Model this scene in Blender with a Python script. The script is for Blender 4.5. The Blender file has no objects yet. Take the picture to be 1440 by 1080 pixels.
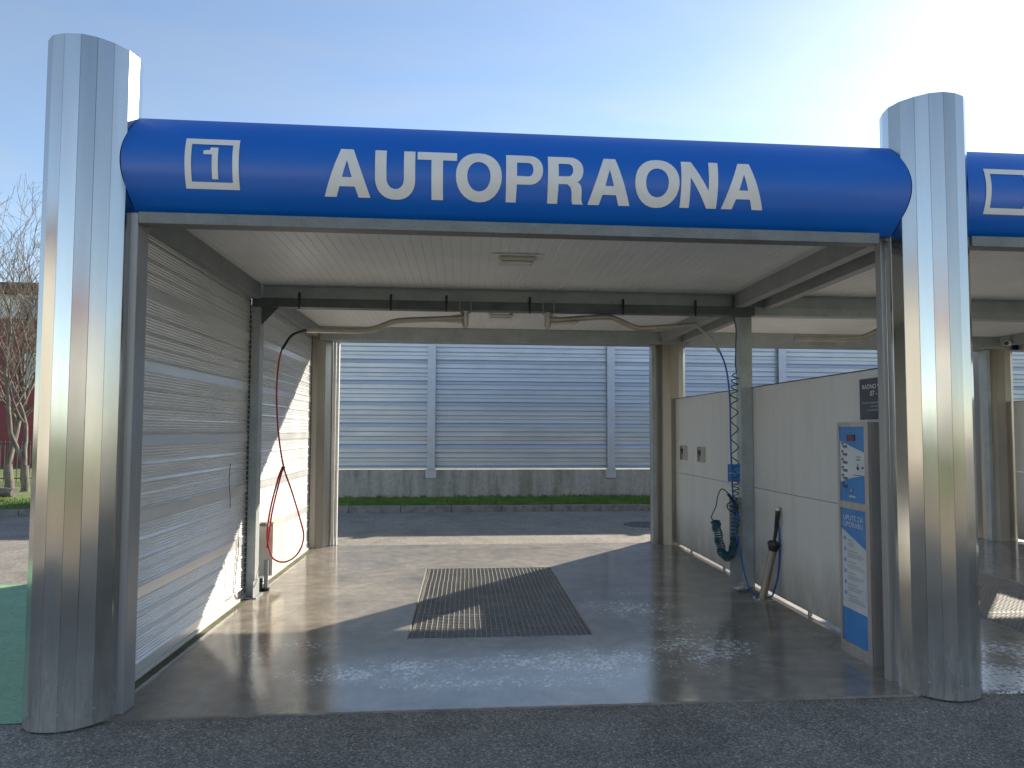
import bpy, bmesh, math, random
from mathutils import Vector, Matrix
random.seed(7)
S = bpy.context.scene
COL = S.collection
PI = math.pi

# ------------------------------------------------------------------ mesh helpers
class MB:
    def __init__(s): s.v = []; s.f = []; s.sm = []
    def add(s, vs, fs, smooth=False):
        n = len(s.v); s.v += [tuple(v) for v in vs]
        s.f += [tuple(i + n for i in f) for f in fs]; s.sm += [smooth] * len(fs)
    def box(s, a, b):
        x0, y0, z0 = a; x1, y1, z1 = b
        s.add([(x0,y0,z0),(x1,y0,z0),(x1,y1,z0),(x0,y1,z0),(x0,y0,z1),(x1,y0,z1),(x1,y1,z1),(x0,y1,z1)],
              [(0,3,2,1),(4,5,6,7),(0,1,5,4),(1,2,6,5),(2,3,7,6),(3,0,4,7)])
    def bbox(s, a, b, c=0.004):
        """box with chamfered vertical and horizontal edges"""
        bm = bmesh.new()
        bmesh.ops.create_cube(bm, size=1)
        for v in bm.verts:
            v.co = Vector(((a[0]+b[0])/2 + v.co.x*(b[0]-a[0]), (a[1]+b[1])/2 + v.co.y*(b[1]-a[1]), (a[2]+b[2])/2 + v.co.z*(b[2]-a[2])))
        bmesh.ops.bevel(bm, geom=bm.edges[:], offset=c, segments=2, affect='EDGES', profile=.6)
        bm.verts.index_update()
        s.add([v.co[:] for v in bm.verts], [[v.index for v in f.verts] for f in bm.faces]); bm.free()
    def prism(s, pts, z0, z1):
        n = len(pts)
        s.add([(x,y,z0) for x,y in pts] + [(x,y,z1) for x,y in pts],
              [tuple(reversed(range(n))), tuple(range(n,2*n))] + [(i,(i+1)%n,(i+1)%n+n,i+n) for i in range(n)])
    def extr(s, pts3, d):
        """polygon of 3d points extruded by vector d"""
        n = len(pts3); d = Vector(d)
        s.add([tuple(p) for p in pts3] + [tuple(Vector(p)+d) for p in pts3],
              [tuple(reversed(range(n))), tuple(range(n,2*n))] + [(i,(i+1)%n,(i+1)%n+n,i+n) for i in range(n)])
    def tube(s, pts, r, seg=8, smooth=True, cap=True, radii=None):
        pts = [Vector(p) for p in pts]; n = len(pts)
        t = [(pts[min(i+1,n-1)]-pts[max(i-1,0)]).normalized() for i in range(n)]
        up = Vector((0,0,1)) if abs(t[0].z) < .9 else Vector((1,0,0))
        a = t[0].cross(up).normalized(); vs = []
        for i in range(n):
            a = (a - t[i]*a.dot(t[i]))
            a = a.normalized() if a.length > 1e-6 else t[i].orthogonal().normalized()
            b = t[i].cross(a); rr = radii[i] if radii else r
            for k in range(seg):
                w = 2*PI*k/seg; vs.append(pts[i] + a*math.cos(w)*rr + b*math.sin(w)*rr)
        fs = [(i*seg+k, i*seg+(k+1)%seg, (i+1)*seg+(k+1)%seg, (i+1)*seg+k) for i in range(n-1) for k in range(seg)]
        s.add(vs, fs, smooth)
        if cap: s.add(vs[:seg], [tuple(reversed(range(seg)))]); s.add(vs[-seg:], [tuple(range(seg))])
    def cyl(s, p, q, r, seg=16): s.tube([p, q], r, seg)
    def build(s, name, m, parent=None):
        me = bpy.data.meshes.new(name); me.from_pydata(s.v, [], s.f)
        me.polygons.foreach_set('use_smooth', s.sm); me.materials.append(m); me.update()
        o = bpy.data.objects.new(name, me); COL.objects.link(o)
        if parent:
            o.parent = parent
            if parent.parent: off = parent.location + parent.parent.location
            else: off = parent.location
            o.location = -off          # geometry is written in world coordinates
        return o
def empty(name, loc=(0,0,0)):
    o = bpy.data.objects.new(name, None); COL.objects.link(o); o.location = loc; o.empty_display_size = .2; return o
def tag(o, label, cat, group=None):
    o['label'] = label; o['category'] = cat
    if group: o['group'] = group
    return o
def struct(o): o['kind'] = 'structure'; return o
def stuff(o, label, cat): o['kind'] = 'stuff'; o['label'] = label; o['category'] = cat; return o
def box(name, a, b, m, parent=None, c=.003):
    mb = MB(); mb.bbox(a, b, c); return mb.build(name, m, parent)
def spline(pts, n=8):
    """Catmull-Rom through points"""
    P = [Vector(p) for p in pts]; P = [P[0]*2-P[1]] + P + [P[-1]*2-P[-2]]; out = []
    for i in range(1, len(P)-2):
        a, b, c, d = P[i-1:i+3]
        for k in range(n):
            t = k/n
            out.append(.5*((2*b) + (c-a)*t + (2*a-5*b+4*c-d)*t*t + (3*b-a-3*c+d)*t**3))
    out.append(P[-2]); return out

# ------------------------------------------------------------------ materials
def mat(name, col, rough=.5, metal=0, spec=.5, **k):
    m = bpy.data.materials.new(name); m.use_nodes = True
    N = m.node_tree.nodes; L = m.node_tree.links; b = N['Principled BSDF']
    b.inputs['Base Color'].default_value = (*col, 1); b.inputs['Roughness'].default_value = rough
    b.inputs['Metallic'].default_value = metal; b.inputs['Specular IOR Level'].default_value = spec
    for kk, v in k.items(): b.inputs[kk.replace('_', ' ')].default_value = v
    return m, N, L, b
def coords(N, L, scale=(1,1,1), kind='Object'):
    tc = N.new('ShaderNodeTexCoord'); mp = N.new('ShaderNodeMapping'); mp.inputs['Scale'].default_value = scale
    L.new(tc.outputs[kind], mp.inputs['Vector']); return mp.outputs['Vector']
def noise(N, L, vec, scale, detail=4, rough=.55, dist=0):
    n = N.new('ShaderNodeTexNoise'); n.inputs['Scale'].default_value = scale; n.inputs['Detail'].default_value = detail
    n.inputs['Roughness'].default_value = rough; n.inputs['Distortion'].default_value = dist
    L.new(vec, n.inputs['Vector']); return n.outputs['Fac']
def ramp(N, L, fac, stops):
    r = N.new('ShaderNodeValToRGB'); cr = r.color_ramp
    while len(cr.elements) < len(stops): cr.elements.new(.5)
    for e, (p, c) in zip(cr.elements, stops):
        e.position = p; e.color = (*c, 1) if isinstance(c, (tuple, list)) else (c, c, c, 1)
    L.new(fac, r.inputs['Fac']); return r.outputs['Color']
def mixc(N, L, fac, a, b, mode='MIX'):
    n = N.new('ShaderNodeMix'); n.data_type = 'RGBA'; n.blend_type = mode
    for sock, v in ((n.inputs[0], fac), (n.inputs[6], a), (n.inputs[7], b)):
        if isinstance(v, (int, float)): sock.default_value = v
        elif isinstance(v, tuple): sock.default_value = (*v, 1)
        else: L.new(v, sock)
    return n.outputs[2]
def math_(N, L, op, a, b=None, clamp=False):
    n = N.new('ShaderNodeMath'); n.operation = op; n.use_clamp = clamp
    for i, v in enumerate((a, b)):
        if v is None: continue
        if isinstance(v, (int, float)): n.inputs[i].default_value = v
        else: L.new(v, n.inputs[i])
    return n.outputs[0]
def bump(N, L, h, strength, dist, b, slot='Normal', prev=None):
    n = N.new('ShaderNodeBump'); n.inputs['Strength'].default_value = strength; n.inputs['Distance'].default_value = dist
    L.new(h, n.inputs['Height'])
    if prev: L.new(prev, n.inputs['Normal'])
    if slot: L.new(n.outputs[0], b.inputs[slot])
    return n.outputs[0]

def noisy(name, c1, c2, scale, rough=.7, metal=0, bs=0, bd=.01, stretch=(1,1,1), rr=None, detail=5, lo=.35, hi=.65, spec=.5):
    m, N, L, b = mat(name, c1, rough, metal, spec)
    v = coords(N, L, stretch); f = noise(N, L, v, scale, detail)
    L.new(ramp(N, L, f, [(lo, c1), (hi, c2)]), b.inputs['Base Color'])
    if rr: L.new(ramp(N, L, noise(N, L, v, scale*.37, 3), [(.3, rr[0]), (.7, rr[1])]), b.inputs['Roughness'])
    if bs: bump(N, L, noise(N, L, v, scale*2.3, 4), bs, bd, b)
    return m

# polished aluminium cladding
m, N, L, b = mat('polished_aluminium', (.63,.63,.64), .2, 1)
v = coords(N, L, (3, 3, .25)); f = noise(N, L, v, 3, 4)
v2 = coords(N, L, (1, 1, .6)); g = noise(N, L, v2, 2.3, 5)
at_ = N.new('ShaderNodeAttribute'); at_.attribute_name = 'strip_tone'
L.new(mixc(N, L, 1, ramp(N, L, f, [(.3, (.52,.52,.51)), (.7, (.59,.59,.575))]), at_.outputs['Color'], 'MULTIPLY'), b.inputs['Base Color'])
L.new(ramp(N, L, g, [(.35, .12), (.7, .20)]), b.inputs['Roughness'])
vv = coords(N, L); sz = N.new('ShaderNodeSeparateXYZ'); L.new(vv, sz.inputs[0])
gd = math_(N, L, 'MULTIPLY', math_(N, L, 'SUBTRACT', 1, math_(N, L, 'DIVIDE', sz.outputs[2], .9), True), noise(N, L, coords(N, L, (7, 7, 1.2)), 2.2, 8, .7))
L.new(ramp(N, L, gd, [(.15, 1.0), (.55, .55)]), b.inputs['Metallic'])
bump(N, L, noise(N, L, coords(N, L, (1, 1, .5)), 2.2, 3), .035, .02, b)
M_ALU = m
# corrugated anodised aluminium
def alu_sheet(name, c1, c2, r1, r2, metal):
    m, N, L, b = mat(name, c1, r1, metal)
    v = coords(N, L, (.25, .6, 4)); g = noise(N, L, v, 1.7, 7, .65)
    L.new(ramp(N, L, g, [(.3, c1), (.7, c2)]), b.inputs['Base Color'])
    L.new(ramp(N, L, noise(N, L, coords(N, L), 3.1, 5), [(.3, r1), (.7, r2)]), b.inputs['Roughness'])
    return m
M_CORR = alu_sheet('corrugated_aluminium', (.62,.63,.635), (.74,.745,.74), .28, .42, .38)
def obj_tone(m, lo, hi):
    N, L = m.node_tree.nodes, m.node_tree.links; b = N['Principled BSDF']; src = b.inputs['Base Color'].links[0].from_socket
    oi = N.new('ShaderNodeObjectInfo'); L.new(mixc(N, L, 1, src, ramp(N, L, oi.outputs['Random'], [(0, lo), (1, hi)]), 'MULTIPLY'), b.inputs['Base Color'])
M_BARR = alu_sheet('barrier_aluminium', (.47,.52,.56), (.60,.65,.69), .30, .44, .5)
obj_tone(M_BARR, .88, 1.08)
# galvanised steel
def galv(name, c1, c2, rough=.5, metal=.7):
    m, N, L, b = mat(name, c1, rough, metal)
    v = coords(N, L); vo = N.new('ShaderNodeTexVoronoi'); vo.inputs['Scale'].default_value = 130
    L.new(v, vo.inputs['Vector'])
    sp = N.new('ShaderNodeSeparateColor'); L.new(vo.outputs['Color'], sp.inputs[0])
    mix = math_(N, L, 'ADD', math_(N, L, 'MULTIPLY', sp.outputs[0], .22), math_(N, L, 'MULTIPLY', noise(N, L, v, 4.5, 7, .65), .8))
    L.new(ramp(N, L, mix, [(.25, c1), (.8, c2)]), b.inputs['Base Color'])
    return m
M_GALV = galv('galvanised_steel', (.29,.325,.335), (.50,.54,.545), .5, .4)
M_GALVD = galv('dull_galvanised_steel', (.24,.265,.275), (.38,.405,.41), .6, .3)
M_POSTG = galv('barrier_post_steel', (.48,.52,.55), (.62,.65,.68), .5, .6)
M_DARKBEAM = noisy('dark_grey_beam', (.10,.12,.125), (.16,.18,.185), 4, .55, .4)
M_STEEL = noisy('stainless_steel', (.48,.47,.45), (.60,.58,.55), 6, .3, .95, stretch=(4,4,.4), rr=(.24,.4))
M_REAR = noisy('weathered_cladding', (.30,.28,.25), (.42,.39,.35), 1.5, .42, .75, stretch=(2,2,.3), rr=(.34,.5))
M_POSTD = noisy('satin_post_paint', (.30,.30,.30), (.37,.37,.365), 1.5, .38, .3, stretch=(2,2,.5))
M_CAB = noisy('terminal_steel', (.38,.36,.35), (.46,.44,.425), 4, .4, .45, stretch=(3,3,.5))
M_DRIP = galv('aged_drip_steel', (.14,.155,.15), (.26,.275,.265), .6, .3)
M_TUBE = noisy('brushed_tube', (.42,.39,.34), (.52,.48,.42), 6, .42, .6)
M_CHROME = noisy('bright_steel', (.6,.6,.6), (.75,.75,.75), 20, .2, 1)
# fascia paint
m, N, L, b = mat('blue_fascia_paint', (.001,.10,.48), .30, 0, .5, Coat_Weight=.2, Coat_Roughness=.28)
L.new(ramp(N, L, noise(N, L, coords(N, L, (1, 1, 2)), 1.2, 5), [(.3, (.0,.115,.52)), (.7, (.0,.13,.58))]), b.inputs['Base Color'])
M_BLUE = m
M_LET = noisy('letter_vinyl', (.74,.74,.72), (.80,.80,.78), 8, .35)
M_CEIL = noisy('ceiling_panel_paint', (.64,.66,.67), (.74,.76,.77), 1.3, .5, 0, rr=(.38,.6), detail=8)
m, N, L, b = mat('partition_panel_paint', (.56,.55,.51), .42)
v = coords(N, L); st = noise(N, L, coords(N, L, (1, 3, .35)), 2.2, 7, .6)
L.new(ramp(N, L, st, [(.25, (.58,.595,.59)), (.5, (.65,.665,.66)), (.8, (.68,.69,.685))]), b.inputs['Base Color'])
sz = N.new('ShaderNodeSeparateXYZ'); L.new(v, sz.inputs[0]); v = coords(N, L)
sz = N.new('ShaderNodeSeparateXYZ'); L.new(v, sz.inputs[0])
gr = math_(N, L, 'SUBTRACT', 1, math_(N, L, 'DIVIDE', sz.outputs[2], .75), True)
gr = math_(N, L, 'MULTIPLY', gr, noise(N, L, coords(N, L, (1, 2.2, .9)), 2.6, 8, .72))
sp_ = noise(N, L, v, 38, 3, .6)
cc = ramp(N, L, st, [(.25, (.58,.595,.59)), (.5, (.65,.665,.66)), (.8, (.68,.69,.685))])
cc = mixc(N, L, ramp(N, L, gr, [(.12, 0.0), (.5, .65)]), cc, (.25,.225,.18))
cc = mixc(N, L, ramp(N, L, sp_, [(.68, 0.0), (.73, .3)]), cc, (.30,.28,.24))
L.new(cc, b.inputs['Base Color'])
w = N.new('ShaderNodeTexWave'); w.bands_direction = 'Z'; w.inputs['Scale'].default_value = 14; L.new(v, w.inputs['Vector'])
bump(N, L, w.outputs['Fac'], .12, .004, b)
M_PART = m
M_SEAL = noisy('dark_seal', (.03,.03,.03), (.06,.055,.05), 10, .7)
M_WHITEP = noisy('white_plastic', (.66,.66,.64), (.76,.76,.74), 6, .45)
M_CREAM = noisy('cream_painted_steel', (.60,.57,.51), (.70,.67,.60), 5, .45, rr=(.35,.55))
M_BLACK = noisy('black_rubber', (.012,.012,.013), (.03,.03,.03), 12, .5)
M_RED = noisy('red_hose_rubber', (.42,.018,.015), (.55,.03,.022), 15, .38)
M_BHOSE = noisy('blue_hose_rubber', (.015,.075,.30), (.02,.10,.40), 15, .38)
M_TEAL = noisy('teal_hose_plastic', (.006,.06,.085), (.01,.095,.12), 15, .3)
M_SBLUE = noisy('sign_blue', (.04,.21,.54), (.05,.24,.60), 6, .35)
M_DSIGN = noisy('slate_sign', (.05,.055,.075), (.065,.07,.095), 6, .45)
M_SWHITE = noisy('sign_white', (.54,.58,.61), (.62,.66,.69), 6, .4)
M_SINK = noisy('sign_ink', (.02,.03,.05), (.04,.05,.08), 6, .4)
M_SGREY = noisy('sign_grey_print', (.22,.27,.33), (.30,.34,.40), 6, .4)
M_SCYAN = noisy('sign_light_blue', (.10,.33,.62), (.13,.38,.68), 6, .4)
M_REDD = noisy('dark_red_display', (.10,.01,.012), (.16,.015,.018), 10, .15)
M_GLASS = noisy('window_glass', (.10,.13,.16), (.16,.20,.24), 1.5, .06, 0, spec=.8)
M_LAMPG = noisy('frosted_lamp_glass', (.62,.62,.57), (.70,.70,.65), 6, .25)

# asphalt
def asphalt(name, c1, c2, grit, rr, bs):
    m, N, L, b = mat(name, c1, .85, 0, .35)
    v = coords(N, L); big = noise(N, L, v, .35, 6, .6); sm = noise(N, L, v, 90, 3, .7)
    base = ramp(N, L, big, [(.3, c1), (.7, c2)])
    vo = N.new('ShaderNodeTexVoronoi'); vo.inputs['Scale'].default_value = 120; L.new(v, vo.inputs['Vector'])
    sp = N.new('ShaderNodeSeparateColor'); L.new(vo.outputs['Color'], sp.inputs[0])
    st = ramp(N, L, sp.outputs[0], [(.0, (.55,.55,.55)), (.6, (1.,1.,1.)), (.95, (1.5,1.45,1.4)), (.99, (grit,grit,grit))])
    ck = ramp(N, L, noise(N, L, coords(N, L, (1, 1.4, 1)), 1.3, 9, .7, 2.5), [(.492, 1.0), (.5, .72), (.508, 1.0)])
    st = mixc(N, L, 1, st, ck, 'MULTIPLY')
    st = mixc(N, L, 1, st, ramp(N, L, noise(N, L, v, 2.2, 7, .7, .5), [(.35, .80), (.5, 1.0), (.68, 1.14)]), 'MULTIPLY')
    L.new(mixc(N, L, 1, base, st, 'MULTIPLY'), b.inputs['Base Color'])
    L.new(ramp(N, L, noise(N, L, v, .8, 4), [(.3, rr[0]), (.7, rr[1])]), b.inputs['Roughness'])
    h = math_(N, L, 'ADD', math_(N, L, 'MULTIPLY', sp.outputs[1], .6), sm)
    bump(N, L, h, bs, .006, b)
    return m
M_ASPH = asphalt('asphalt', (.235,.212,.178), (.30,.272,.23), 2.3, (.6,.9), .7)
M_STRIP = asphalt('gravelly_asphalt_strip', (.26,.24,.21), (.34,.32,.28), 1.8, (.7,.9), .9)
# green court paint
m, N, L, b = mat('green_ground_paint', (.03,.16,.10), .75)
v = coords(N, L); n1 = noise(N, L, v, 2.5, 7, .65); n2 = noise(N, L, v, 26, 5, .7)
c = ramp(N, L, n1, [(.3, (.20,.36,.21)), (.7, (.28,.47,.28))])
cr = ramp(N, L, noise(N, L, coords(N, L, (1, 2.2, 1)), 5, 6, .6, 1.5), [(.485, 1.0), (.5, .35), (.515, 1.0)])
L.new(mixc(N, L, .8, c, cr, 'MULTIPLY'), b.inputs['Base Color']); bump(N, L, n2, .5, .01, b)
M_GREEN = m

# wet washed concrete with foam residue and painted sky glare
m, N, L, b = mat('wet_concrete', (.16,.13,.10), .5, 0, .45)
v = coords(N, L)
n1 = noise(N, L, v, 1.1, 9, .68, .7); n2 = noise(N, L, v, 7, 6, .6); n3 = noise(N, L, coords(N, L, (.5, 1.6, 1)), 3.2, 7, .65, 1.2)
base = ramp(N, L, n1, [(.28, (.155,.138,.112)), (.5, (.28,.25,.205)), (.72, (.40,.355,.29))])
base = mixc(N, L, .7, base, ramp(N, L, n2, [(.3, (.55,.54,.52)), (.7, (1.2,1.18,1.15))]), 'MULTIPLY')
base = mixc(N, L, ramp(N, L, noise(N, L, coords(N, L, (.8, 1.3, 1)), 1.6, 7, .7, 2.0), [(.50, 0.0), (.60, .40)]), base, (.13,.105,.08))
crk = ramp(N, L, n3, [(.487, 1.0), (.5, .62), (.513, 1.0)])
base = mixc(N, L, .45, base, crk, 'MULTIPLY')
# foam, and sky glare painted white by the heaviest blob, in world metres (x, y, half length x, half length y, weight)
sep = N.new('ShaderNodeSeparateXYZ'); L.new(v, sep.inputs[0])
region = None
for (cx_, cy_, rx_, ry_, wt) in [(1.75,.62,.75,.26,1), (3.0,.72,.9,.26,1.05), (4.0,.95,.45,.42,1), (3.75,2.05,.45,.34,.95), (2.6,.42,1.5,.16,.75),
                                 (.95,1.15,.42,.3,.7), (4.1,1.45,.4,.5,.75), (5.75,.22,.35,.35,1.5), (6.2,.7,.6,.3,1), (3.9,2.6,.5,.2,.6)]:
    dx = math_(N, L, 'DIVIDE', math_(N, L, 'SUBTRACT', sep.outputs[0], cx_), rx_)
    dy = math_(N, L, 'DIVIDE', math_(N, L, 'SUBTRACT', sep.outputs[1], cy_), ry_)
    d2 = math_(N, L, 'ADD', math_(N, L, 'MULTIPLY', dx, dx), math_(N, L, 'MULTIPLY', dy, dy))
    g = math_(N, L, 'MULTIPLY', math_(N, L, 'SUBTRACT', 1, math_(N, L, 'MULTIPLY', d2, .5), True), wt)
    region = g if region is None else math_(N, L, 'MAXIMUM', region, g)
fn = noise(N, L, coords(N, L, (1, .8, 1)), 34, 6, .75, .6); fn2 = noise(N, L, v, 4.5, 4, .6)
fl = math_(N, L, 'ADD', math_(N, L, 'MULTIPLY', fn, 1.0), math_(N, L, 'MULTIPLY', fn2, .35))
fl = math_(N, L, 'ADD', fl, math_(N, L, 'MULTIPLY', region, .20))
foam_glare = ramp(N, L, fl, [(.875, 0.0), (.93, 1.0)])
foam_glare = mixc(N, L, 1, foam_glare, ramp(N, L, region, [(.05, 0.0), (.3, 1.0)]), 'MULTIPLY')
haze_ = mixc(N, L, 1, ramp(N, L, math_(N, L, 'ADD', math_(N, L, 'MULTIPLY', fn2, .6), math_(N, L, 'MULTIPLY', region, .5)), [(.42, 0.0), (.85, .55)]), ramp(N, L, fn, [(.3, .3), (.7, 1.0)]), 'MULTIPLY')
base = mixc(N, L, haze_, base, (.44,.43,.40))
base = mixc(N, L, foam_glare, base, (.88,.87,.84))
L.new(base, b.inputs['Base Color'])
wet = noise(N, L, v, .55, 5, .55, .3)
L.new(ramp(N, L, wet, [(.35, .6), (.65, .75)]), b.inputs['Roughness'])
b.inputs['Coat Weight'].default_value = 1; b.inputs['Coat IOR'].default_value = 1.5
L.new(ramp(N, L, math_(N, L, 'ADD', wet, math_(N, L, 'MULTIPLY', foam_glare, .6)), [(.38, .008), (.56, .02), (.74, .09)]), b.inputs['Coat Roughness'])
bump(N, L, math_(N, L, 'ADD', n2, math_(N, L, 'MULTIPLY', noise(N, L, v, 60, 3), .4)), .35, .012, b)
bump(N, L, math_(N, L, 'ADD', noise(N, L, coords(N, L, (1, 1.5, 1)), 5, 5, .62), math_(N, L, 'MULTIPLY', fl, .5)), .20, .005, b, 'Coat Normal')
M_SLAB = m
# concrete wall with vertical stains
m, N, L, b = mat('stained_concrete', (.2,.19,.17), .85)
v = coords(N, L); s1 = noise(N, L, coords(N, L, (2.2, 1, .3)), 2.4, 8, .72); s2 = noise(N, L, v, 14, 6, .65)
c = ramp(N, L, s1, [(.25, (.24,.225,.19)), (.5, (.43,.40,.34)), (.75, (.56,.53,.46))])
c = mixc(N, L, .6, c, ramp(N, L, s2, [(.3, .7), (.7, 1.2)]), 'MULTIPLY')
c = mixc(N, L, ramp(N, L, noise(N, L, coords(N, L, (1.6, 1, .3)), 1.1, 4), [(.58, 0.0), (.72, .55)]), c, (.10,.11,.035))
L.new(c, b.inputs['Base Color']); bump(N, L, s2, .5, .01, b)
M_CONC = m
M_KERB = noisy('kerb_concrete', (.17,.165,.155), (.28,.27,.25), 9, .85, bs=.5)
M_GRASS = noisy('grass_blades', (.09,.17,.02), (.19,.30,.045), 3, .6)
M_SOIL = noisy('grass_soil', (.035,.055,.015), (.07,.10,.03), 5, .9, bs=.8, bd=.03)
M_LAWN = noisy('sunlit_lawn', (.10,.14,.035), (.17,.19,.06), .8, .9, bs=.6, bd=.03)
M_DIRT = noisy('dry_earth', (.24,.19,.13), (.33,.27,.19), .7, .9)
M_BARK = noisy('bark', (.10,.085,.07), (.20,.175,.145), 9, .85, bs=.8, bd=.02, stretch=(1,1,.3))
M_TWIG = noisy('twig_bark', (.13,.105,.085), (.22,.185,.15), 9, .8)
M_REDW = noisy('dark_red_render', (.20,.045,.05), (.27,.065,.068), 1.2, .8)
M_CRW = noisy('cream_render', (.64,.62,.56), (.72,.69,.63), .8, .8)
M_YEW = noisy('yellow_render', (.60,.57,.50), (.66,.63,.55), .8, .8)
M_WHW = noisy('white_render', (.72,.71,.68), (.80,.79,.76), .8, .8)
M_ROOF = noisy('brown_roof', (.10,.055,.035), (.17,.09,.06), 3, .8)
M_TILE = noisy('red_roof_tiles', (.26,.085,.05), (.36,.13,.08), 3, .8)
M_LEAF = noisy('hedge_leaves', (.025,.06,.015), (.07,.12,.03), 3, .55)
M_FENCE = noisy('fence_paint', (.02,.035,.03), (.035,.05,.045), 6, .5)
M_MANH = noisy('cast_iron', (.08,.075,.07), (.12,.11,.10), 12, .5, .6)
M_PIT = noisy('pit_concrete', (.022,.02,.017), (.05,.045,.038), 5, .8)
M_GRATE = galv('grating_steel', (.25,.25,.24), (.42,.415,.40), .62, .25)
M_ALGAE = noisy('algae_edge', (.06,.075,.03), (.16,.15,.08), 7, .7)

# ------------------------------------------------------------------ dimensions (metres; y = 0 is the front edge of the slab)
BAY = 5.165
ZC = 3.03           # ceiling underside
colx = [.07, .07+BAY, .07+2*BAY, .07+3*BAY]
CR, CY = .24, .09

# ------------------------------------------------------------------ setting
mb = MB(); mb.add([(-250,-250,-.012),(250,-250,-.012),(250,250,-.012),(-250,250,-.012)], [(0,1,2,3)])
struct(mb.build('ground', M_ASPH))
GR = [(1.815, 3.275, 1.29, 3.88), (6.69, 8.16, 1.05, 3.62)]
def slab_cells(x0, x1, y0, y1, holes):
    xs = sorted({x0, x1, *[h[0] for h in holes], *[h[1] for h in holes]}); ys = sorted({y0, y1, *[h[2] for h in holes], *[h[3] for h in holes]})
    mb = MB()
    for i in range(len(xs)-1):
        for j in range(len(ys)-1):
            cx, cy = (xs[i]+xs[i+1])/2, (ys[j]+ys[j+1])/2
            if any(h[0]<cx<h[1] and h[2]<cy<h[3] for h in holes): continue
            mb.add([(xs[i],ys[j],0),(xs[i+1],ys[j],0),(xs[i+1],ys[j+1],0),(xs[i],ys[j+1],0)], [(0,1,2,3)])
    for h in holes:
        a, b_, c_, d = h; z = -.36
        mb.add([(a,c_,0),(b_,c_,0),(b_,d,0),(a,d,0),(a,c_,z),(b_,c_,z),(b_,d,z),(a,d,z)], [(0,4,5,1),(1,5,6,2),(2,6,7,3),(3,7,4,0)])
    mb.add([(x0,y0,0),(x1,y0,0),(x1,y0,-.3),(x0,y0,-.3)], [(0,3,2,1)]); mb.add([(x0,y0,0),(x0,y1,0),(x0,y1,-.3),(x0,y0,-.3)], [(0,1,2,3)])
    return mb
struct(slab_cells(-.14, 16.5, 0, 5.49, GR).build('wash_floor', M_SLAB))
mb = MB()
for g in GR: mb.box((g[0]-.01, g[2]-.01, -.42), (g[1]+.01, g[3]+.01, -.36))
struct(mb.build('drain_floor', M_PIT))
mb = MB(); mb.add([(-5.0,.0,-.007),(-.145,.0,-.007),(-.145,3.42,-.007),(-5.0,3.42,-.007)], [(0,1,2,3)])
struct(mb.build('green_pavement', M_GREEN))
mb = MB(); mb.add([(-9,5.49,-.006),(18,5.49,-.006),(18,6.42,-.006),(-9,6.42,-.006)], [(0,1,2,3)])
mb.add([(-9,3.42,-.006),(-.145,3.42,-.006),(-.145,5.49,-.006),(-9,5.49,-.006)], [(0,1,2,3)])
struct(mb.build('asphalt_apron', M_STRIP))
# kerb of single blocks in one run
YK = 9.30
mb = MB(); x = -5.0
while x < 22:
    mb.bbox((x+.004, YK, -.05), (x+.996, YK+.13, .115+random.uniform(-.004,.004)), .012); x += 1
for i in range(8):
    p = Vector((-5.0, YK, 0)) + Vector((-1, -.26, 0)).normalized()*i; q = p + Vector((-1, -.26, 0)).normalized()*.99; n = Vector((.26,-1,0)).normalized()*-.13
    mb.extr([(p.x,p.y,-.05),(q.x,q.y,-.05),(q.x+n.x,q.y+n.y,-.05),(p.x+n.x,p.y+n.y,-.05)], (0,0,.16))
struct(mb.build('kerb', M_KERB))
mb = MB()
mb.add([(-5,YK+.13,.09),(22,YK+.13,.09),(22,11.38,.045),(-5,11.38,.045)], [(0,1,2,3)])
mb.add([(-13,7.35,.085),(-5,9.43,.089),(-5,11.38,.045),(-7.6,11.7,.045),(-13,11.8,.045)], [(0,1,2,3,4)])
struct(mb.build('grass_verge', M_SOIL))
mb = MB(); mb.add([(-60,11.7,.03),(-7.6,11.7,.03),(-5,11.42,.03),(22,11.75,.03),(22,60,.03),(-60,60,.03)], [(0,1,2,3,4,5)])
struct(mb.build('lawn', M_LAWN))
mb = MB()
def blades(n, xr, yr, zf, h):
    for _ in range(n):
        x = random.uniform(*xr); y = random.uniform(*yr); z = zf(x, y)
        if z is None: continue
        a = random.uniform(0, PI); hh = h*random.uniform(.4, 1.25); w = .006; lx, ly = random.gauss(0, .02), random.gauss(0, .02)
        c, s_ = math.cos(a)*w, math.sin(a)*w
        mb.add([(x-c,y-s_,z),(x+c,y+s_,z),(x+lx,y+ly,z+hh)], [(0,1,2)])
blades(52000, (-.6, 7.5), (YK+.14, 11.3), lambda x, y: .09-.045*(y-YK-.13)/1.9, .065)
blades(4000, (8.5, 13.5), (YK+.14, 11.3), lambda x, y: .09-.045*(y-YK-.13)/1.9, .065)
blades(14000, (-9.8, -4.9), (7.9, 11.6), lambda x, y: None if y < 9.43+(x+5)*.26 else .06, .07)
for _ in range(60):                                   # taller weeds against the wall
    x = random.uniform(-.4, 7); y = 11.25
    for k in range(14):
        a = random.uniform(0, 2*PI); r = random.uniform(.01, .06); z0 = .05+random.uniform(0, .05)
        mb.add([(x+math.cos(a)*r, y+math.sin(a)*r*.4, z0), (x+math.cos(a)*r+.012, y, z0), (x+math.cos(a)*r*2, y-.03, z0+random.uniform(.03,.10))], [(0,1,2)])
stuff(mb.build('grass', M_GRASS), 'short green grass growing along the foot of the concrete wall', 'grass')
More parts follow.
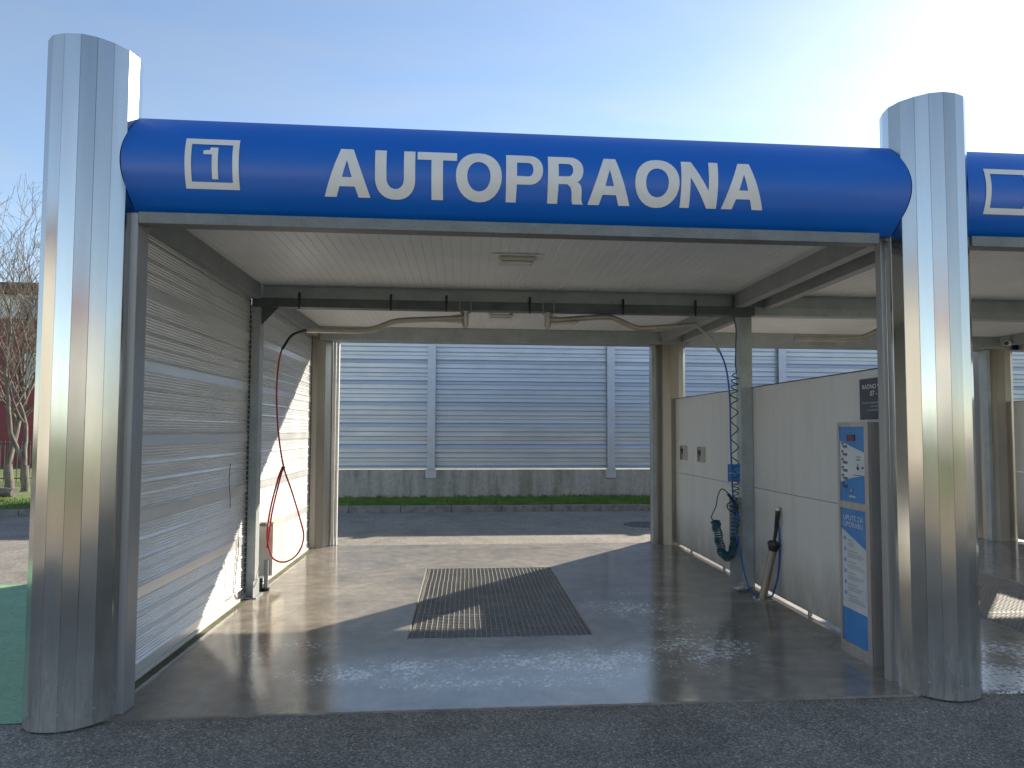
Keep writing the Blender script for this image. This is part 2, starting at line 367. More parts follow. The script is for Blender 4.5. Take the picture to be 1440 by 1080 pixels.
# asphalt beyond and behind, ground on the near side (seen mirrored in the columns)
mb = MB(); mb.add([(-60,-14,-.004),(60,-14,-.004),(60,-60,-.004),(-60,-60,-.004)], [(0,3,2,1)])
struct(mb.build('front_lawn', M_LAWN))
mb = MB(); mb.add([(-60,-6.5,-.008),(60,-6.5,-.008),(60,-13.9,-.008),(-60,-13.9,-.008)], [(0,3,2,1)])
struct(mb.build('earth_strip', M_DIRT))

# ------------------------------------------------------------------ concrete wall and noise barrier
YB = 11.35
conc = box('concrete_wall', (-5.95, YB+.02, -.3), (22, YB+.32, .705), M_CONC, c=.01)
tag(conc, 'low stained grey concrete wall carrying the metal noise barrier behind the grass', 'wall')
def panel_profile(z0, z1, top, depth, fine, pitch=.018, amp=.003):
    """(offset, z) outline of stacked cladding boards going down; bands start at top - .49k"""
    P = []; z = z1; step = .002
    n = int((z1-z0)/step)
    for i in range(n+1):
        z = z1 - (z1-z0)*i/n; t = (top - z) % .49; o = 0
        if t < .014: o = depth*1.1*t/.014
        elif t < .020: o = 0
        elif t < .090: o = depth*((.25 + .75*(t-.02)/.07) if not fine else .30 + .22*(t-.02)/.07)
        elif t < .098: o = -depth*.1
        elif .192 < t < .212: o = depth*.85*(t-.192)/.02
        elif .308 < t < .328: o = depth*.85*(t-.308)/.02
        elif .398 < t < .410: o = depth*.35*(t-.398)/.012
        else:
            o = 0
            if fine: o += amp*(4*abs((t % pitch)/pitch - .5) - 1) 
        P.append((o, z))
    Q = [P[0]]
    for i in range(1, len(P)-1):
        if abs(P[i][0]-P[i-1][0]) > 1e-5 or abs(P[i+1][0]-P[i][0]) > 1e-5: Q.append(P[i])
    Q.append(P[-1]); return Q
bar = empty('noise_barrier', (1.49, YB, .7)); tag(bar, 'tall ribbed metal noise barrier with upright steel posts behind the wash bay', 'noise barrier')
px0, pst = 1.487, 4.195
xs = [px0 + pst*k for k in range(-1, 5)]
prof = panel_profile(.735, 3.63, 3.257, .034, False)
xs_all = [-5.9] + xs + [21.9]
for i in range(len(xs_all)-1):
    a, b_ = xs_all[i]+.06, xs_all[i+1]-.06
    mb = MB(); n = len(prof)
    sag = random.uniform(-.004, .004)
    vs = [(a, YB+.05-o, z) for o, z in prof] + [(b_, YB+.05-o, z+sag) for o, z in prof]
    mb.add(vs, [(k, k+1, k+1+n, k+n) for k in range(n-1)])
    mb.add([(a,YB+.05,3.63),(b_,YB+.05,3.63+sag),(b_,YB+.14,3.63+sag),(a,YB+.14,3.63),(a,YB+.14,.73),(b_,YB+.14,.73)], [(0,1,2,3),(3,2,5,4)])
    mb.build('barrier_panel', M_BARR, bar)
for x in xs:
    p = MB(); p.bbox((x-.092, YB-.06, .72), (x+.092, YB-.035, 3.645), .003); p.bbox((x-.012, YB-.035, .72), (x+.012, YB+.16, 3.64), .002)
    p.bbox((x-.092, YB+.16, .72), (x+.092, YB+.18, 3.64), .003)
    p.bbox((x-.1, YB-.07, 3.645), (x+.1, YB+.19, 3.66), .003)
    po = p.build('barrier_post', M_POSTG, bar)
    q = MB(); q.bbox((x-.075, YB-.068, 2.02), (x+.075, YB-.0605, 2.22), .002); q.build('splice_plate', M_POSTG, po)
    q = MB(); q.bbox((x-.125, YB-.012, .51), (x+.125, YB+.016, .718), .004)
    for sx in (-.09, .09):
        for sz in (.55, .68): q.cyl((x+sx, YB-.022, sz), (x+sx, YB-.012, sz), .012, 8)
    q.build('base_plate', M_POSTG, po)
# manhole
mb = MB(); mb.cyl((5.35, 7.35, -.012), (5.35, 7.35, -.004), .34, 32); mb.build('manhole_cover', M_MANH)
tag(bpy.data.objects['manhole_cover'], 'round dark manhole cover in the shaded road beside the rear column', 'manhole cover')

# ------------------------------------------------------------------ car wash building
cw = empty('car_wash_building', (.07, .09, 0))
tag(cw, 'open car wash canopy with faceted metal columns and blue curved fascia reading AUTOPRAONA', 'car wash')
def column(x, y, r, h, lab=None, nf=18, rot=.0, m=None):
    rr = random.Random(int(x*10)+3); pts = [(x + (r+rr.uniform(-.0045,.0045))*math.cos(2*PI*(k+rot+rr.uniform(-.05,.05))/nf), y + (r+rr.uniform(-.0045,.0045))*math.sin(2*PI*(k+rot)/nf)) for k in range(nf)]
    g = []; np_ = len(pts)
    for k in range(np_):                      # a narrow joint groove at every edge between two strips
        P0, P1, P2 = Vector(pts[k-1]), Vector(pts[k]), Vector(pts[(k+1) % np_]); c0 = Vector((x, y))
        g += [tuple(P1 + (P0-P1).normalized()*.0014), tuple(P1 + (c0-P1).normalized()*.0025), tuple(P1 + (P2-P1).normalized()*.0014)]
    mb = MB(); mb.prism(g, 0, h)
    o = mb.build('column', m or M_ALU, cw)
    ca = o.data.color_attributes.new('strip_tone', 'FLOAT_COLOR', 'CORNER')
    for pl in o.data.polygons:
        t = rr.uniform(.84, 1.10)
        for li in pl.loop_indices: ca.data[li].color = (t, t*rr.choice((1,1,.985)), t*rr.uniform(.97,1.0), 1)
    if lab: o['label'] = lab
    return o
def screws(x, y, r, a0, col):
    for k in range(4):
        a = math.radians(a0+k*40); mb = MB(); c, s__ = math.cos(a), math.sin(a)
        mb.cyl((x+c*(r-.012), y+s__*(r-.012), .09), (x+c*(r+.003), y+s__*(r+.003), .09), .007, 8); mb.build('screw', M_GALVD, col)
screws(colx[0], CY, CR, -160, column(colx[0], CY, CR, 3.80, 'left front column of polished vertical metal strips', rot=.95))
screws(colx[1], .12, CR, -175, column(colx[1], .12, CR, 3.72, 'right front column of polished vertical metal strips', rot=.17))
column(colx[2], CY, CR, 3.75); column(colx[3], CY, CR, 3.75)
for x in (.14, 5.21, 10.31, 15.45): column(x, 5.52, .256, 3.75, nf=14, rot=.3, m=M_REAR)
def post(a, b_, m=M_GALV, c=.006, lab=None):
    o = box('post', a, b_, m, cw, c)
    return o
for x in colx[:1]: post((x+.06,.055,0), (x+.278,.185,2.865), M_POSTD)
for x in colx[1:]:
    post((x-.252,.20,0), (x-.12,.26,2.865), M_POSTD)
    
    post((x+.12,.20,0), (x+.28,.26,2.865), M_POSTD)
# mid posts
post((.165,2.68,0), (.250,2.80,2.81), M_GALV)
for x in (5.12, 5.12+BAY, 5.12+2*BAY): post((x,2.74,0), (x+.128,2.86,2.81), M_GALV)
# rear inner posts
for x in (5.21, 10.31): post((x-.30,5.27,0), (x-.245,5.36,2.84), M_GALV)
post((.165,5.30,0), (.245,5.38,2.84), M_GALV)
mb = MB(); mb.bbox((.405,5.50,0), (.435,5.56,2.84), .006); mb.bbox((.455,5.50,0), (.485,5.56,2.84), .006)
mb.build('downpipe', M_WHITEP, cw)
# roof, ceiling
box('roof', (.07,.16,3.10), (15.56,5.52,3.405), M_GALVD, cw, .01)
for k in range(3):
    for (y0, y1) in ((.14,2.74), (2.80,5.40)):
        xa, xb = .10 + k*BAY, .10 + (k+1)*BAY - (.02 if k == 0 else 0)
        prof = []; x = xa; pitch = .0755
        while x < xb:
            e = min(x+pitch, xb)
            seam = abs(((x - xa) % (pitch*14))) < pitch*.5
            d = .012 if seam else .0045
            w_ = .010 if seam else .012
            prof += [(x, ZC+d), (x+w_*.5, ZC+d), (x+w_*.5+.003, ZC), (max(x+w_, e-.003), ZC)]
            x = e
        n = len(prof); mb = MB()
        mb.add([(px_, y0, z) for px_, z in prof] + [(px_, y1, z) for px_, z in prof] , [(i, i+n, i+1+n, i+1) for i in range(n-1)])
        mb.add([(xa,y0,3.09),(xb,y0,3.09),(xb,y1,3.09),(xa,y1,3.09)], [(0,1,2,3)])
        mb.build('ceiling', M_CEIL, cw)
    s_ = k*BAY
    # cross beams
    box('beam', (.26+s_ if k == 0 else 5.26+(k-1)*BAY,2.72,2.903), (5.03+s_,2.80,ZC-.002), M_GALV, cw)
    box('flange', (.26+s_ if k == 0 else 5.26+(k-1)*BAY,2.69,ZC-.012), (5.03+s_,2.719,ZC-.004), M_GALV, cw)
    box('beam', (.165 if k == 0 else 5.26+(k-1)*BAY,2.68,2.812), (5.255+k*BAY,2.80,2.90), M_DARKBEAM if k == 0 else M_GALV, cw)
    box('beam', (.26+s_,5.25,2.845), (5.12+s_,5.34,ZC-.002), M_GALV, cw)
    if k == 0: box('beam', (5.122,5.25,2.845), (5.42,5.34,ZC-.002), M_GALV, cw)
    mb = MB(); mb.bbox((.355+s_ if k == 0 else 5.50+(k-1)*BAY,.04,2.80), (4.872+s_,.052,2.866), .002); mb.bbox((.355+s_ if k == 0 else 5.50+(k-1)*BAY,.053,2.80), (4.872+s_,.13,2.806), .002)
    mb.bbox((.355+s_ if k == 0 else 5.50+(k-1)*BAY,.14,2.83), (4.872+s_,.24,ZC-.004), .003)
    mb.build('drip_rail', M_DRIP, cw)
    # side beams
    box('beam', (.165+s_+(.02 if k else 0),.245,2.885), (.255+s_+(.02 if k else 0),2.66,ZC-.002), M_GALVD, cw); box('beam', (.165+s_+(.02 if k else 0),2.815,2.885), (.255+s_+(.02 if k else 0),5.24,ZC-.002), M_GALVD, cw)
    box('beam', (5.033+s_,.245,2.885), (5.13+s_,2.66,ZC-.002), M_GALVD, cw); box('beam', (5.033+s_,2.815,2.885), (5.13+s_,5.24,ZC-.002), M_GALVD, cw)
# small clips and bolts on the dark beam
for x in (.62, 1.51, 2.06, 2.90, 3.86, 4.62):
    mb = MB(); mb.bbox((x-.012,2.668,2.87), (x+.012,2.679,2.935), .002); mb.cyl((x,2.672,2.934), (x,2.672,2.955), .012, 8); mb.cyl((x,2.672,2.79), (x,2.672,2.871), .008, 8)
    mb.build('beam_clip', M_BLACK, cw)
# gusset at the left mid post
mb = MB(); mb.extr([(.251,2.72,2.81), (.41,2.72,2.81), (.251,2.72,2.64)], (0,.01,0)); mb.build('bracket', M_DARKBEAM, cw)
mb = MB(); mb.bbox((.252,2.60,.0), (.262,2.79,.16), .002); mb.bbox((.17,2.60,.0),(.29,2.83,.012), .002); mb.build('foot_plate', M_GALVD, cw)

# fascias : curved panel bulging to the front
ZF0, ZF1 = 2.868, 3.447; ZM = (ZF0+ZF1)/2; RF = .388; YFC = -.03+RF
def yarc(z): return YFC - math.sqrt(max(RF*RF-(z-ZM)**2, 0))
def fascia(xl, xr, yl, yr, nm=44):
    mb = MB(); nz = 28; rows = []
    for i in range(nz+1):
        z = ZF0 + (ZF1-ZF0)*i/nz; y = yarc(z)
        xa = xl + math.sqrt(max(CR*CR-(y-yl)**2, 1e-4)) + .003; xb = xr - math.sqrt(max(CR*CR-(y-yr)**2, 1e-4)) - .003
        rows.append([(xa + (xb-xa)*j/nm, y, z) for j in range(nm+1)])
    vs = [p for r_ in rows for p in r_]; w = nm+1
    mb.add(vs, [(i*w+j, i*w+j+1, (i+1)*w+j+1, (i+1)*w+j) for i in range(nz) for j in range(nm)], True)
    # returns to the back, thickness
    t = [(p[0], .16, p[2]) for p in rows[-1]]; mb.add(rows[-1]+t, [(j, j+1, j+1+w, j+w) for j in range(nm)])
    t = [(p[0], .16, p[2]) for p in rows[0]]; mb.add(rows[0]+t, [(j, j+w, j+1+w, j+1) for j in range(nm)])
    for e in (0, nm):
        mb.add([r_[e] for r_ in rows] + [(rows[-1][e][0], .16, ZF1), (rows[0][e][0], .16, ZF0)], [tuple(range(nz+3))])
    return mb.build('fascia', M_BLUE, cw)
f1 = fascia(colx[0], colx[1], CY, .12); f1['label'] = 'blue curved fascia with white AUTOPRAONA lettering'
f3 = fascia(colx[2], colx[3], CY, CY); f3['label'] = 'blue curved fascia of the third bay'
f2 = fascia(colx[1], colx[2], .12, CY); f2['label'] = 'blue curved fascia of the neighbouring bay'
# rear fascia (closes the roof at the back)
mb = MB(); n = 16
for (xa, xb) in ((.40, 4.95), (5.47, 10.05), (10.57, 15.2)):
    a = [(xa, 5.53+.10*math.sin(PI*i/n), 2.86+.56*i/n) for i in range(n+1)]; b_ = [(xb, p[1], p[2]) for p in a]
    mb.add(a+b_, [(i, i+1, i+1+n+1, i+n+1) for i in range(n)], True)
mb.build('fascia', M_BLUE, cw)['label'] = 'rear blue fascia'
box('beam', (.40,5.36,2.845), (15.2,5.56,2.858), M_GALV, cw, .002)

# ---- letter outlines (metres, x from the left edge, z from the base line)
H = .274; ST = .066
def ell(cx, cz, rx, rz, a0, a1, n=14, p=2.0):
    out = []
    for i in range(n+1):
        a = a0 + (a1-a0)*i/n; c, s_ = math.cos(a), math.sin(a)
        out.append((cx + rx*math.copysign(abs(c)**(2/p), c), cz + rz*math.copysign(abs(s_)**(2/p), s_)))
    return out
def L_A(w):
    f = .069; k = (.5*w-.036)/H
    return [[(0,0),(.5*w-.036,H),(.5*w+.036,H),(w,0),(w-f,0),(w-f-k*.056,.056),(f+k*.056,.056),(f,0)],
            [(f+k*.106-.002,.106),(.5*w,.205),(w-f-k*.106+.002,.106)]]
def L_U(w):
    o = [(0,H),(0,.105)] + ell(w/2,.108,w/2,.113,PI,2*PI,18,2.3)[1:-1] + [(w,.105),(w,H),(w-ST,H),(w-ST,.105)] + ell(w/2,.108,w/2-ST,.058,0,-PI,14,2.1)[1:-1] + [(ST,.105),(ST,H)]
    return [o]
def L_T(w):
    c = w/2; return [[(0,H),(w,H),(w,H-.05),(c+.034,H-.05),(c+.034,0),(c-.034,0),(c-.034,H-.05),(0,H-.05)]]
def L_O(w):
    return [ell(w/2,H/2,w/2,H/2+.005,0,2*PI*27/28,27,2.15), ell(w/2,H/2,w/2-.067,H/2-.052,0,2*PI*27/28,27,2.1)]
def L_P(w):
    b0 = .098; r = (H-b0)/2
    return [[(0,0),(0,H)] + ell(w-.085,H-r,.085,r,PI/2,-PI/2,14,2.2) + [(.065,b0),(.060,0)],
            [(.065,b0+.048)] + list(reversed(ell(w-.088,H-r,.030,r-.047,PI/2,-PI/2,8,2.2))) + [(.065,H-.047)]]
def L_R(w):
    b0 = .108; r = (H-b0)/2
    leg = [(w-.070,.104),(w-.046,.122)]
    o = [(0,0),(0,H)] + ell(w-.088,H-r,.085,r,PI/2,-PI*.33,12,2.2) + [(w-.030,.118),(w-.016,.100),(w-.011,.075),(w-.011,.030),(w-.006,.010),(w,.004),(w,0),(w-.064,0),(w-.070,.018),(w-.072,.065),(w-.080,.092),(w-.100,b0),(.065,b0),(.060,0)]
    return [o, [(.065,b0+.045)] + list(reversed(ell(w-.095,H-r+.001,.030,r-.045,PI/2,-PI/2,8,2.2))) + [(.065,H-.044)]]
def L_N(w):
    return [[(0,0),(0,H),(.062,H),(w-.058,.098),(w-.058,H),(w,H),(w,0),(w-.062,0),(.058,.176),(.058,0)]]
def L_1(w, h):
    return [[(w-.034,0),(w-.034,.60*h+.03),(0,.60*h+.03),(0,.60*h+.052),(.02,.60*h+.056),(.034,h-.018),(.040,h),(w,h),(w,0)]]
def fill2d(contours):
    bm = bmesh.new()
    for c in contours:
        vs = [bm.verts.new((p[0], 0, p[1])) for p in c]
        for i in range(len(vs)): bm.edges.new((vs[i], vs[(i+1)%len(vs)]))
    bmesh.ops.triangle_fill(bm, use_beauty=True, use_dissolve=False, edges=bm.edges[:])
    return bm
def wrap(mb, contours, x, z, off=.0035):
    bm = fill2d(contours)
    zs = [v.co.z for v in bm.verts]; zz = min(zs)+.018
    while zz < max(zs):
        bmesh.ops.bisect_plane(bm, geom=bm.verts[:]+bm.edges[:]+bm.faces[:], plane_co=(0,0,zz), plane_no=(0,0,1)); zz += .018
    bmesh.ops.recalc_face_normals(bm, faces=bm.faces[:])
    bm.verts.index_update(); vs = []
    for v in bm.verts:
        Z = v.co.z + z; y = yarc(Z); nv = Vector((0, y-YFC, Z-ZM)).normalized()
        vs.append((v.co.x + x, y + nv.y*off, Z + nv.z*off))
    fs = []
    for f in bm.faces:
        idx = [v.index for v in f.verts]; nrm = f.normal
        if nrm.y > 0: idx.reverse()
        fs.append(idx)
    mb.add(vs, fs); bm.free()
mb = MB(); zb = 2.980
LET = [(L_A,1.424,1.678),(L_U,1.720,1.942),(L_T,1.967,2.188),(L_O,2.194,2.455),(L_P,2.493,2.703),(L_R,2.745,2.951),(L_A,2.992,3.240),(L_O,3.279,3.543),(L_N,3.566,3.785),(L_A,3.828,4.082)]
for fnc, xa, xb in LET: wrap(mb, fnc(xb-xa+.012), xa-.006, zb)
mb.build('lettering', M_LET, f1)
def numbox(x, parent, one):
    mb = MB(); w, h, s_ = .302, .288, .036
    for (a, b_, c_, d) in ((0,0,w,s_),(0,h-s_,w,h),(0,s_,s_,h-s_),(w-s_,s_,w,h-s_)):
        wrap(mb, [[(a,b_),(a,d),(c_,d),(c_,b_)]], x, 2.998)
    if one: wrap(mb, L_1(.082, .182), x+.103, 3.050)
    mb.build('number_sign', M_LET, parent)
numbox(.634, f1, True); numbox(5.545, f2, False)

# ------------------------------------------------------------------ left corrugated side wall
sw = empty('corrugated_wall', (.11, 2.7, 0)); tag(sw, 'ribbed metal side wall on the left of the wash bay, partly sunlit', 'wall')
prof = panel_profile(.03, 3.02, 2.565, .012, True, .020, .0042); n = len(prof)
for (y0, y1) in ((.20, 2.675), (2.805, 5.27)):
    mb = MB(); vs = [(.152+o, y0, z) for o, z in prof] + [(.152+o, y1, z) for o, z in prof]
    mb.add(vs, [(k, k+n, k+1+n, k+1) for k in range(n-1)])
    mb.add([(.06,y0,.03),(.06,y1,.03),(.06,y1,3.02),(.06,y0,2.88)], [(0,1,2,3)])
    mb.build('wall_panel', M_CORR, sw)
box('backing_plate', (.061,2.677,.03),(.163,2.679,3.028), M_CORR, sw); box('base_rail', (.07,.20,.0), (.175,5.26,.028), M_WHITEP, sw, .003)
mb = MB()                                      # dark ragged sealant at the panel ends
for y in (2.676, 5.272):
    for i in range(58):
        z = .04 + i*.049; mb.box((.150, y-.004, z), (.163+.004*random.random(), y+.006, z+.040))
mb.build('seal', M_SEAL, sw)
mb = MB()                                      # thin black cable lying on the wall
mb.tube(spline([(.170,2.18,1.30),(.170,2.16,1.15),(.171,2.19,1.02),(.170,2.20,.9)]), .003, 5); mb.build('cable', M_BLACK, sw)
mb = MB(); mb.tube(spline([(.170,2.42,.62),(.171,2.45,.50),(.170,2.40,.33),(.172,2.36,.16),(.171,2.22,.10),(.171,2.10,.16),(.170,2.12,.33),(.170,2.10,.45)]), .003, 5); mb.build('cable', M_BLACK, sw)
# strip of algae along the foot of the wall
mb = MB(); mb.add([(.176,.1,.003),(.235,.1,.003),(.225,2.6,.003),(.245,5.2,.003),(.176,5.2,.003)], [(0,1,2,3,4)]); struct(mb.build('floor_edge', M_ALGAE))

# ------------------------------------------------------------------ partition between the bays
def partition(x, lab):
    pt = empty('partition_wall', (x, 2.7, 0)); tag(pt, lab, 'wall', None)
    for (y0, y1) in ((.32, 2.77), (2.775, 5.27)):
        box('wall_panel', (x,y0,.045), (x+.055,y1,1.022), M_PART, pt, .003); box('wall_panel', (x,y0,1.026), (x+.055,y1,2.062), M_PART, pt, .003)
    box('base_rail', (x+.01,.32,.030), (x+.05,5.27,.044), M_CHROME, pt, .002)
    mb = MB()
    for y in (.6, 1.7, 2.6, 3.6, 4.7): mb.bbox((x+.012,y,0), (x+.04,y+.03,.030), .002)
    mb.build('foot', M_GALV, pt)
    box('cap_rail', (x-.003,.32,2.063), (x+.058,5.27,2.070), M_SEAL, pt, .001)
partition(5.25, 'pale panelled half height wall dividing the wash bay from its right neighbour')
partition(5.25+BAY, 'pale panelled half height wall on the far side of the second bay')
partition(5.25+2*BAY, 'pale panelled half height wall at the outer end of the third bay')

# ------------------------------------------------------------------ floor grates
for k, (a, b_, c_, d) in enumerate(GR):
    g = empty('drain_grate', ((a+b_)/2, (c_+d)/2, 0))
    tag(g, ['rectangular steel drain grate in the middle of the first bay floor', 'steel drain grate in the second bay, right of the right front column'][k], 'drain grate', 'drain grates in the bay floors')
    mb = MB(); t = .012
    mb.box((a,c_,-.04),(b_,c_+t,.002)); mb.box((a,d-t,-.04),(b_,d,.002)); mb.box((a,c_+t,-.04),(a+t,d-t,.002)); mb.box((b_-t,c_+t,-.04),(b_,d-t,.002))
    for s_ in (0, 1):
        xx = a+.03 if s_ == 0 else b_-.05
        mb.box((xx, c_+t, -.04), (xx+.006, d-t, -.002))
    mb.build('frame', M_GRATE, g)
    pan = 4; ys_ = [c_+t + (d-c_-2*t)*q/pan for q in range(pan+1)]
    for q in range(pan):
        mb = MB(); y0, y1 = ys_[q]+.004, ys_[q+1]-.004; jog = random.uniform(-.012, .012)
        x = a+.045+jog*.3
        while x < b_-.05:
            mb.box((x, y0, -.032), (x+.006, y1, -.001)); x += .0443
        y = y0
        while y < y1:
            mb.box((a+.032, y, -.024), (b_-.045, y+.0035, -.004)); y += .0443
        mb.box((a+.032,y0-.001,-.032),(b_-.045,y0+.003,-.002)); mb.box((a+.032,y1-.003,-.032),(b_-.045,y1+.001,-.002))
        mb.build('grating', M_GRATE, g)

# ------------------------------------------------------------------ ceiling lights
def light(x, y, w, lab):
    o = empty('ceiling_light', (x, y, ZC)); tag(o, lab, 'light', 'ceiling lights under the canopy')
    box('mounting_plate', (x-w*.5,y-.12,ZC-.012), (x+w*.5,y+.12,ZC-.001), M_WHITEP, o, .004)
    box('housing', (x-.15,y-.075,ZC-.045), (x+.15,y+.075,ZC-.0125), M_CREAM, o, .012)
    box('diffuser', (x-.13,y-.058,ZC-.062), (x+.13,y+.058,ZC-.0455), M_LAMPG, o, .012)
light(2.665, 1.44, .43, 'unlit rectangular light on the front ceiling just behind the blue fascia')
light(2.68, 4.09, .2, 'small unlit ceiling light seen behind the dark crossbeam, between the two booms')
light(7.9, 1.44, .43, 'unlit light on the ceiling of the neighbouring bay, front half')
light(7.95, 4.35, .2, 'unlit light on the rear ceiling of the neighbouring bay, left of the right column')

# ------------------------------------------------------------------ swing booms
def boom(pts, xb, sgn, lab):
    o = empty('swing_boom', (xb, 2.75, 2.81)); tag(o, lab, 'boom arm', 'swivel booms under the crossbeam')
    mb = MB(); mb.tube(spline(pts, 7), .029, 12); mb.build('arm', M_TUBE, o)
    mb = MB(); mb.cyl((xb,2.75,2.665), (xb,2.75,2.80), .034, 14); mb.cyl((xb,2.75,2.64), (xb,2.75,2.664), .02, 12); mb.cyl((xb,2.75,2.790),(xb,2.75,2.8115),.055,14)
    mb.build('pivot', M_STEEL, o)
    mb = MB()
    mb.extr([(xb+sgn*.035,2.745,2.79),(xb+sgn*.30,2.745,2.735),(xb+sgn*.30,2.745,2.70),(xb+sgn*.035,2.745,2.69)], (0,.012,0))
    mb.bbox((min(xb+sgn*.24,xb+sgn*.32),2.72,2.715),(max(xb+sgn*.24,xb+sgn*.32),2.78,2.722), .002)
    mb.build('gusset', M_STEEL, o)
    mb = MB()
    for dx in (-.055, .055):
        mb.cyl((xb+dx,2.672,2.80), (xb+dx,2.672,2.97), .005, 6)
    mb.bbox((xb-.085,2.712,2.925), (xb+.085,2.719,2.985), .002)
    mb.build('clamp', M_GALV, o)
boom([(2.25,2.75,2.745),(2.146,2.75,2.738),(1.683,2.75,2.712),(1.52,2.75,2.690),(1.366,2.75,2.629),(1.226,2.75,2.600),(1.05,2.75,2.597),(.683,2.75,2.597)], 2.25, -1, 'bent steel boom reaching left under the crossbeam and carrying the red hose')
boom([(3.09,2.75,2.745),(3.20,2.75,2.740),(3.682,2.75,2.778),(3.816,2.75,2.751),(3.98,2.75,2.682),(4.10,2.75,2.668),(4.3,2.75,2.682),(4.645,2.75,2.713)], 3.09, 1, 'bent steel boom reaching right under the crossbeam and carrying the blue hose')

# red hose
o = empty('red_hose', (.683, 2.75, 2.597)); tag(o, 'red hose hanging from the left boom in a long loop before the sunlit wall', 'hose')
p = [(.683,2.75,2.597),(.648,2.76,2.590),(.52,2.80,2.545),(.42,2.84,2.413),(.375,2.87,2.21),(.365,2.88,1.922),(.385,2.90,1.564),(.443,2.90,1.229),(.524,2.90,.995),(.613,2.90,.711),(.651,2.90,.534),(.599,2.90,.372),(.482,2.90,.289),(.364,2.90,.319),(.310,2.90,.446),(.295,2.90,.587),(.322,2.90,.819),(.392,2.90,1.123),(.430,2.91,1.229),(.436,2.905,1.215),(.405,2.92,1.123),(.340,2.92,.819),(.315,2.92,.65),(.30,2.93,.52),(.28,2.96,.42)]
mb = MB(); mb.tube(spline(p[2:], 9), .0085, 8); mb.build('hose', M_RED, o)
mb = MB(); mb.tube(spline(p[:4], 9), .013, 8); mb.build('spring_guard', M_BLACK, o)
mb = MB(); mb.bbox((.422,2.885,1.212),(.452,2.92,1.236), .004); mb.build('hose_clip', M_BLACK, o)

# blue hose to the spray lance
o = empty('blue_hose', (4.645, 2.75, 2.713)); tag(o, 'blue hose dropping from the right boom past the mid post to the spray lance', 'hose')
guard = [(4.645,2.75,2.713),(4.70,2.73,2.66),(4.79,2.70,2.57),(4.86,2.68,2.45)]
hp = [(4.83,2.69,2.50),(4.875,2.67,2.42),(4.93,2.65,2.24),(4.955,2.63,1.94),(4.955,2.62,1.507),(4.965,2.61,1.004),(4.985,2.60,.611),(5.020,2.56,.36),(5.03,2.46,.14),(5.06,2.36,.022),(5.12,2.30,.012),(5.19,2.30,.012),(5.235,2.33,.05),(5.29,2.36,.25),(5.325,2.38,.50),(5.32,2.385,.70),(5.300,2.39,.80)]
hp = [(min(x, 5.232), y, z) for x, y, z in hp[:12]] + [(5.205,2.26,.05),(5.228,2.20,.25),(5.232,2.17,.50),(5.228,2.17,.70),(5.215,2.18,.78)]
mb = MB(); mb.tube(spline(hp, 9), .0085, 8); mb.build('hose', M_BHOSE, o)
mb = MB(); mb.tube(spline(guard, 9), .014, 8); mb.cyl((4.615,2.75,2.711),(4.665,2.745,2.70),.02,10); mb.cyl((4.845,2.685,2.475),(4.868,2.675,2.42),.014,10); mb.build('spring_guard', M_GALV, o)

# lance in its holder
lx0, lx1, ly = (5.105,2.27,0), (5.185,2.20,.50), 0
hd = empty('lance_holder', (5.105,2.27,0)); tag(hd, 'slanted steel tube holder standing on the floor against the pale partition', 'lance holder')
mb = MB(); mb.tube([lx0, lx1], .036, 16); mb.build('tube', M_REAR, hd)
mb = MB(); mb.tube([(5.180,2.204,.47),(5.186,2.199,.51),(5.189,2.196,.535),(5.193,2.193,.56)], .03, 14, radii=[.038,.052,.060,.046]); mb.build('collar', M_BLACK, hd)
mb = MB(); mb.bbox((5.03,2.19,0),(5.19,2.33,.010), .002)
for sx, sy in ((5.045,2.21),(5.17,2.31),(5.045,2.31)): mb.cyl((sx,sy,.01),(sx,sy,.024),.009,6)
mb.build('base_plate', M_STEEL, hd)
ln = empty('spray_lance', (5.19,2.195,.56)); tag(ln, 'black spray lance handle sticking out of the slanted steel holder', 'spray lance')
mb = MB(); mb.tube([(5.191,2.195,.55),(5.205,2.183,.66),(5.214,2.176,.76),(5.222,2.168,.86)], .018, 12, radii=[.015,.017,.021,.023]); mb.build('handle', M_BLACK, ln)
mb = MB(); mb.tube(spline([(5.210,2.18,.79),(5.196,2.155,.80),(5.190,2.15,.74),(5.203,2.172,.69)]), .006, 6); mb.build('trigger', M_BLACK, ln)
mb = MB(); mb.cyl((5.221,2.169,.855),(5.223,2.167,.885),.026,12); mb.build('cap', M_STEEL, ln)

# coiled air hose with gun
o = empty('coiled_hose', (5.02,2.70,2.78)); tag(o, 'dark teal coiled hose beside the right mid post, bunched in a loop at its end', 'hose')
top = [(5.045,2.72,2.80),(5.06,2.70,2.66),(5.045,2.68,2.453),(5.035,2.67,2.30)]
def helix(path, r, turns, jitter=0, n=14):
    sp = spline(path, 10); out = []; tot = len(sp)-1; N_ = int(turns*n)
    for i in range(N_+1):
        u = i/N_*tot; k = min(int(u), tot-1); p = sp[k].lerp(sp[k+1], u-k); t = (sp[k+1]-sp[k]).normalized()
        a = Vector((0,1,0)) if abs(t.y) < .9 else Vector((1,0,0)); s1 = t.cross(a).normalized(); s2 = t.cross(s1)
        w = 2*PI*i/n; e = min(1, i/(n*1.0))*min(1, (N_-i)/(n*.7)+.15); rr = r*(.35+.65*e)*(1+jitter*math.sin(i*.37))
        out.append(p + s1*math.cos(w)*rr + s2*math.sin(w)*rr)
    return out
h1 = helix([(5.03,2.66,2.22),(5.01,2.65,1.9),(5.005,2.64,1.2),(5.005,2.64,.92)], .036, 13)
h2 = helix([(5.005,2.64,.92),(5.000,2.64,.72),(4.995,2.64,.55)], .040, 9, .1)
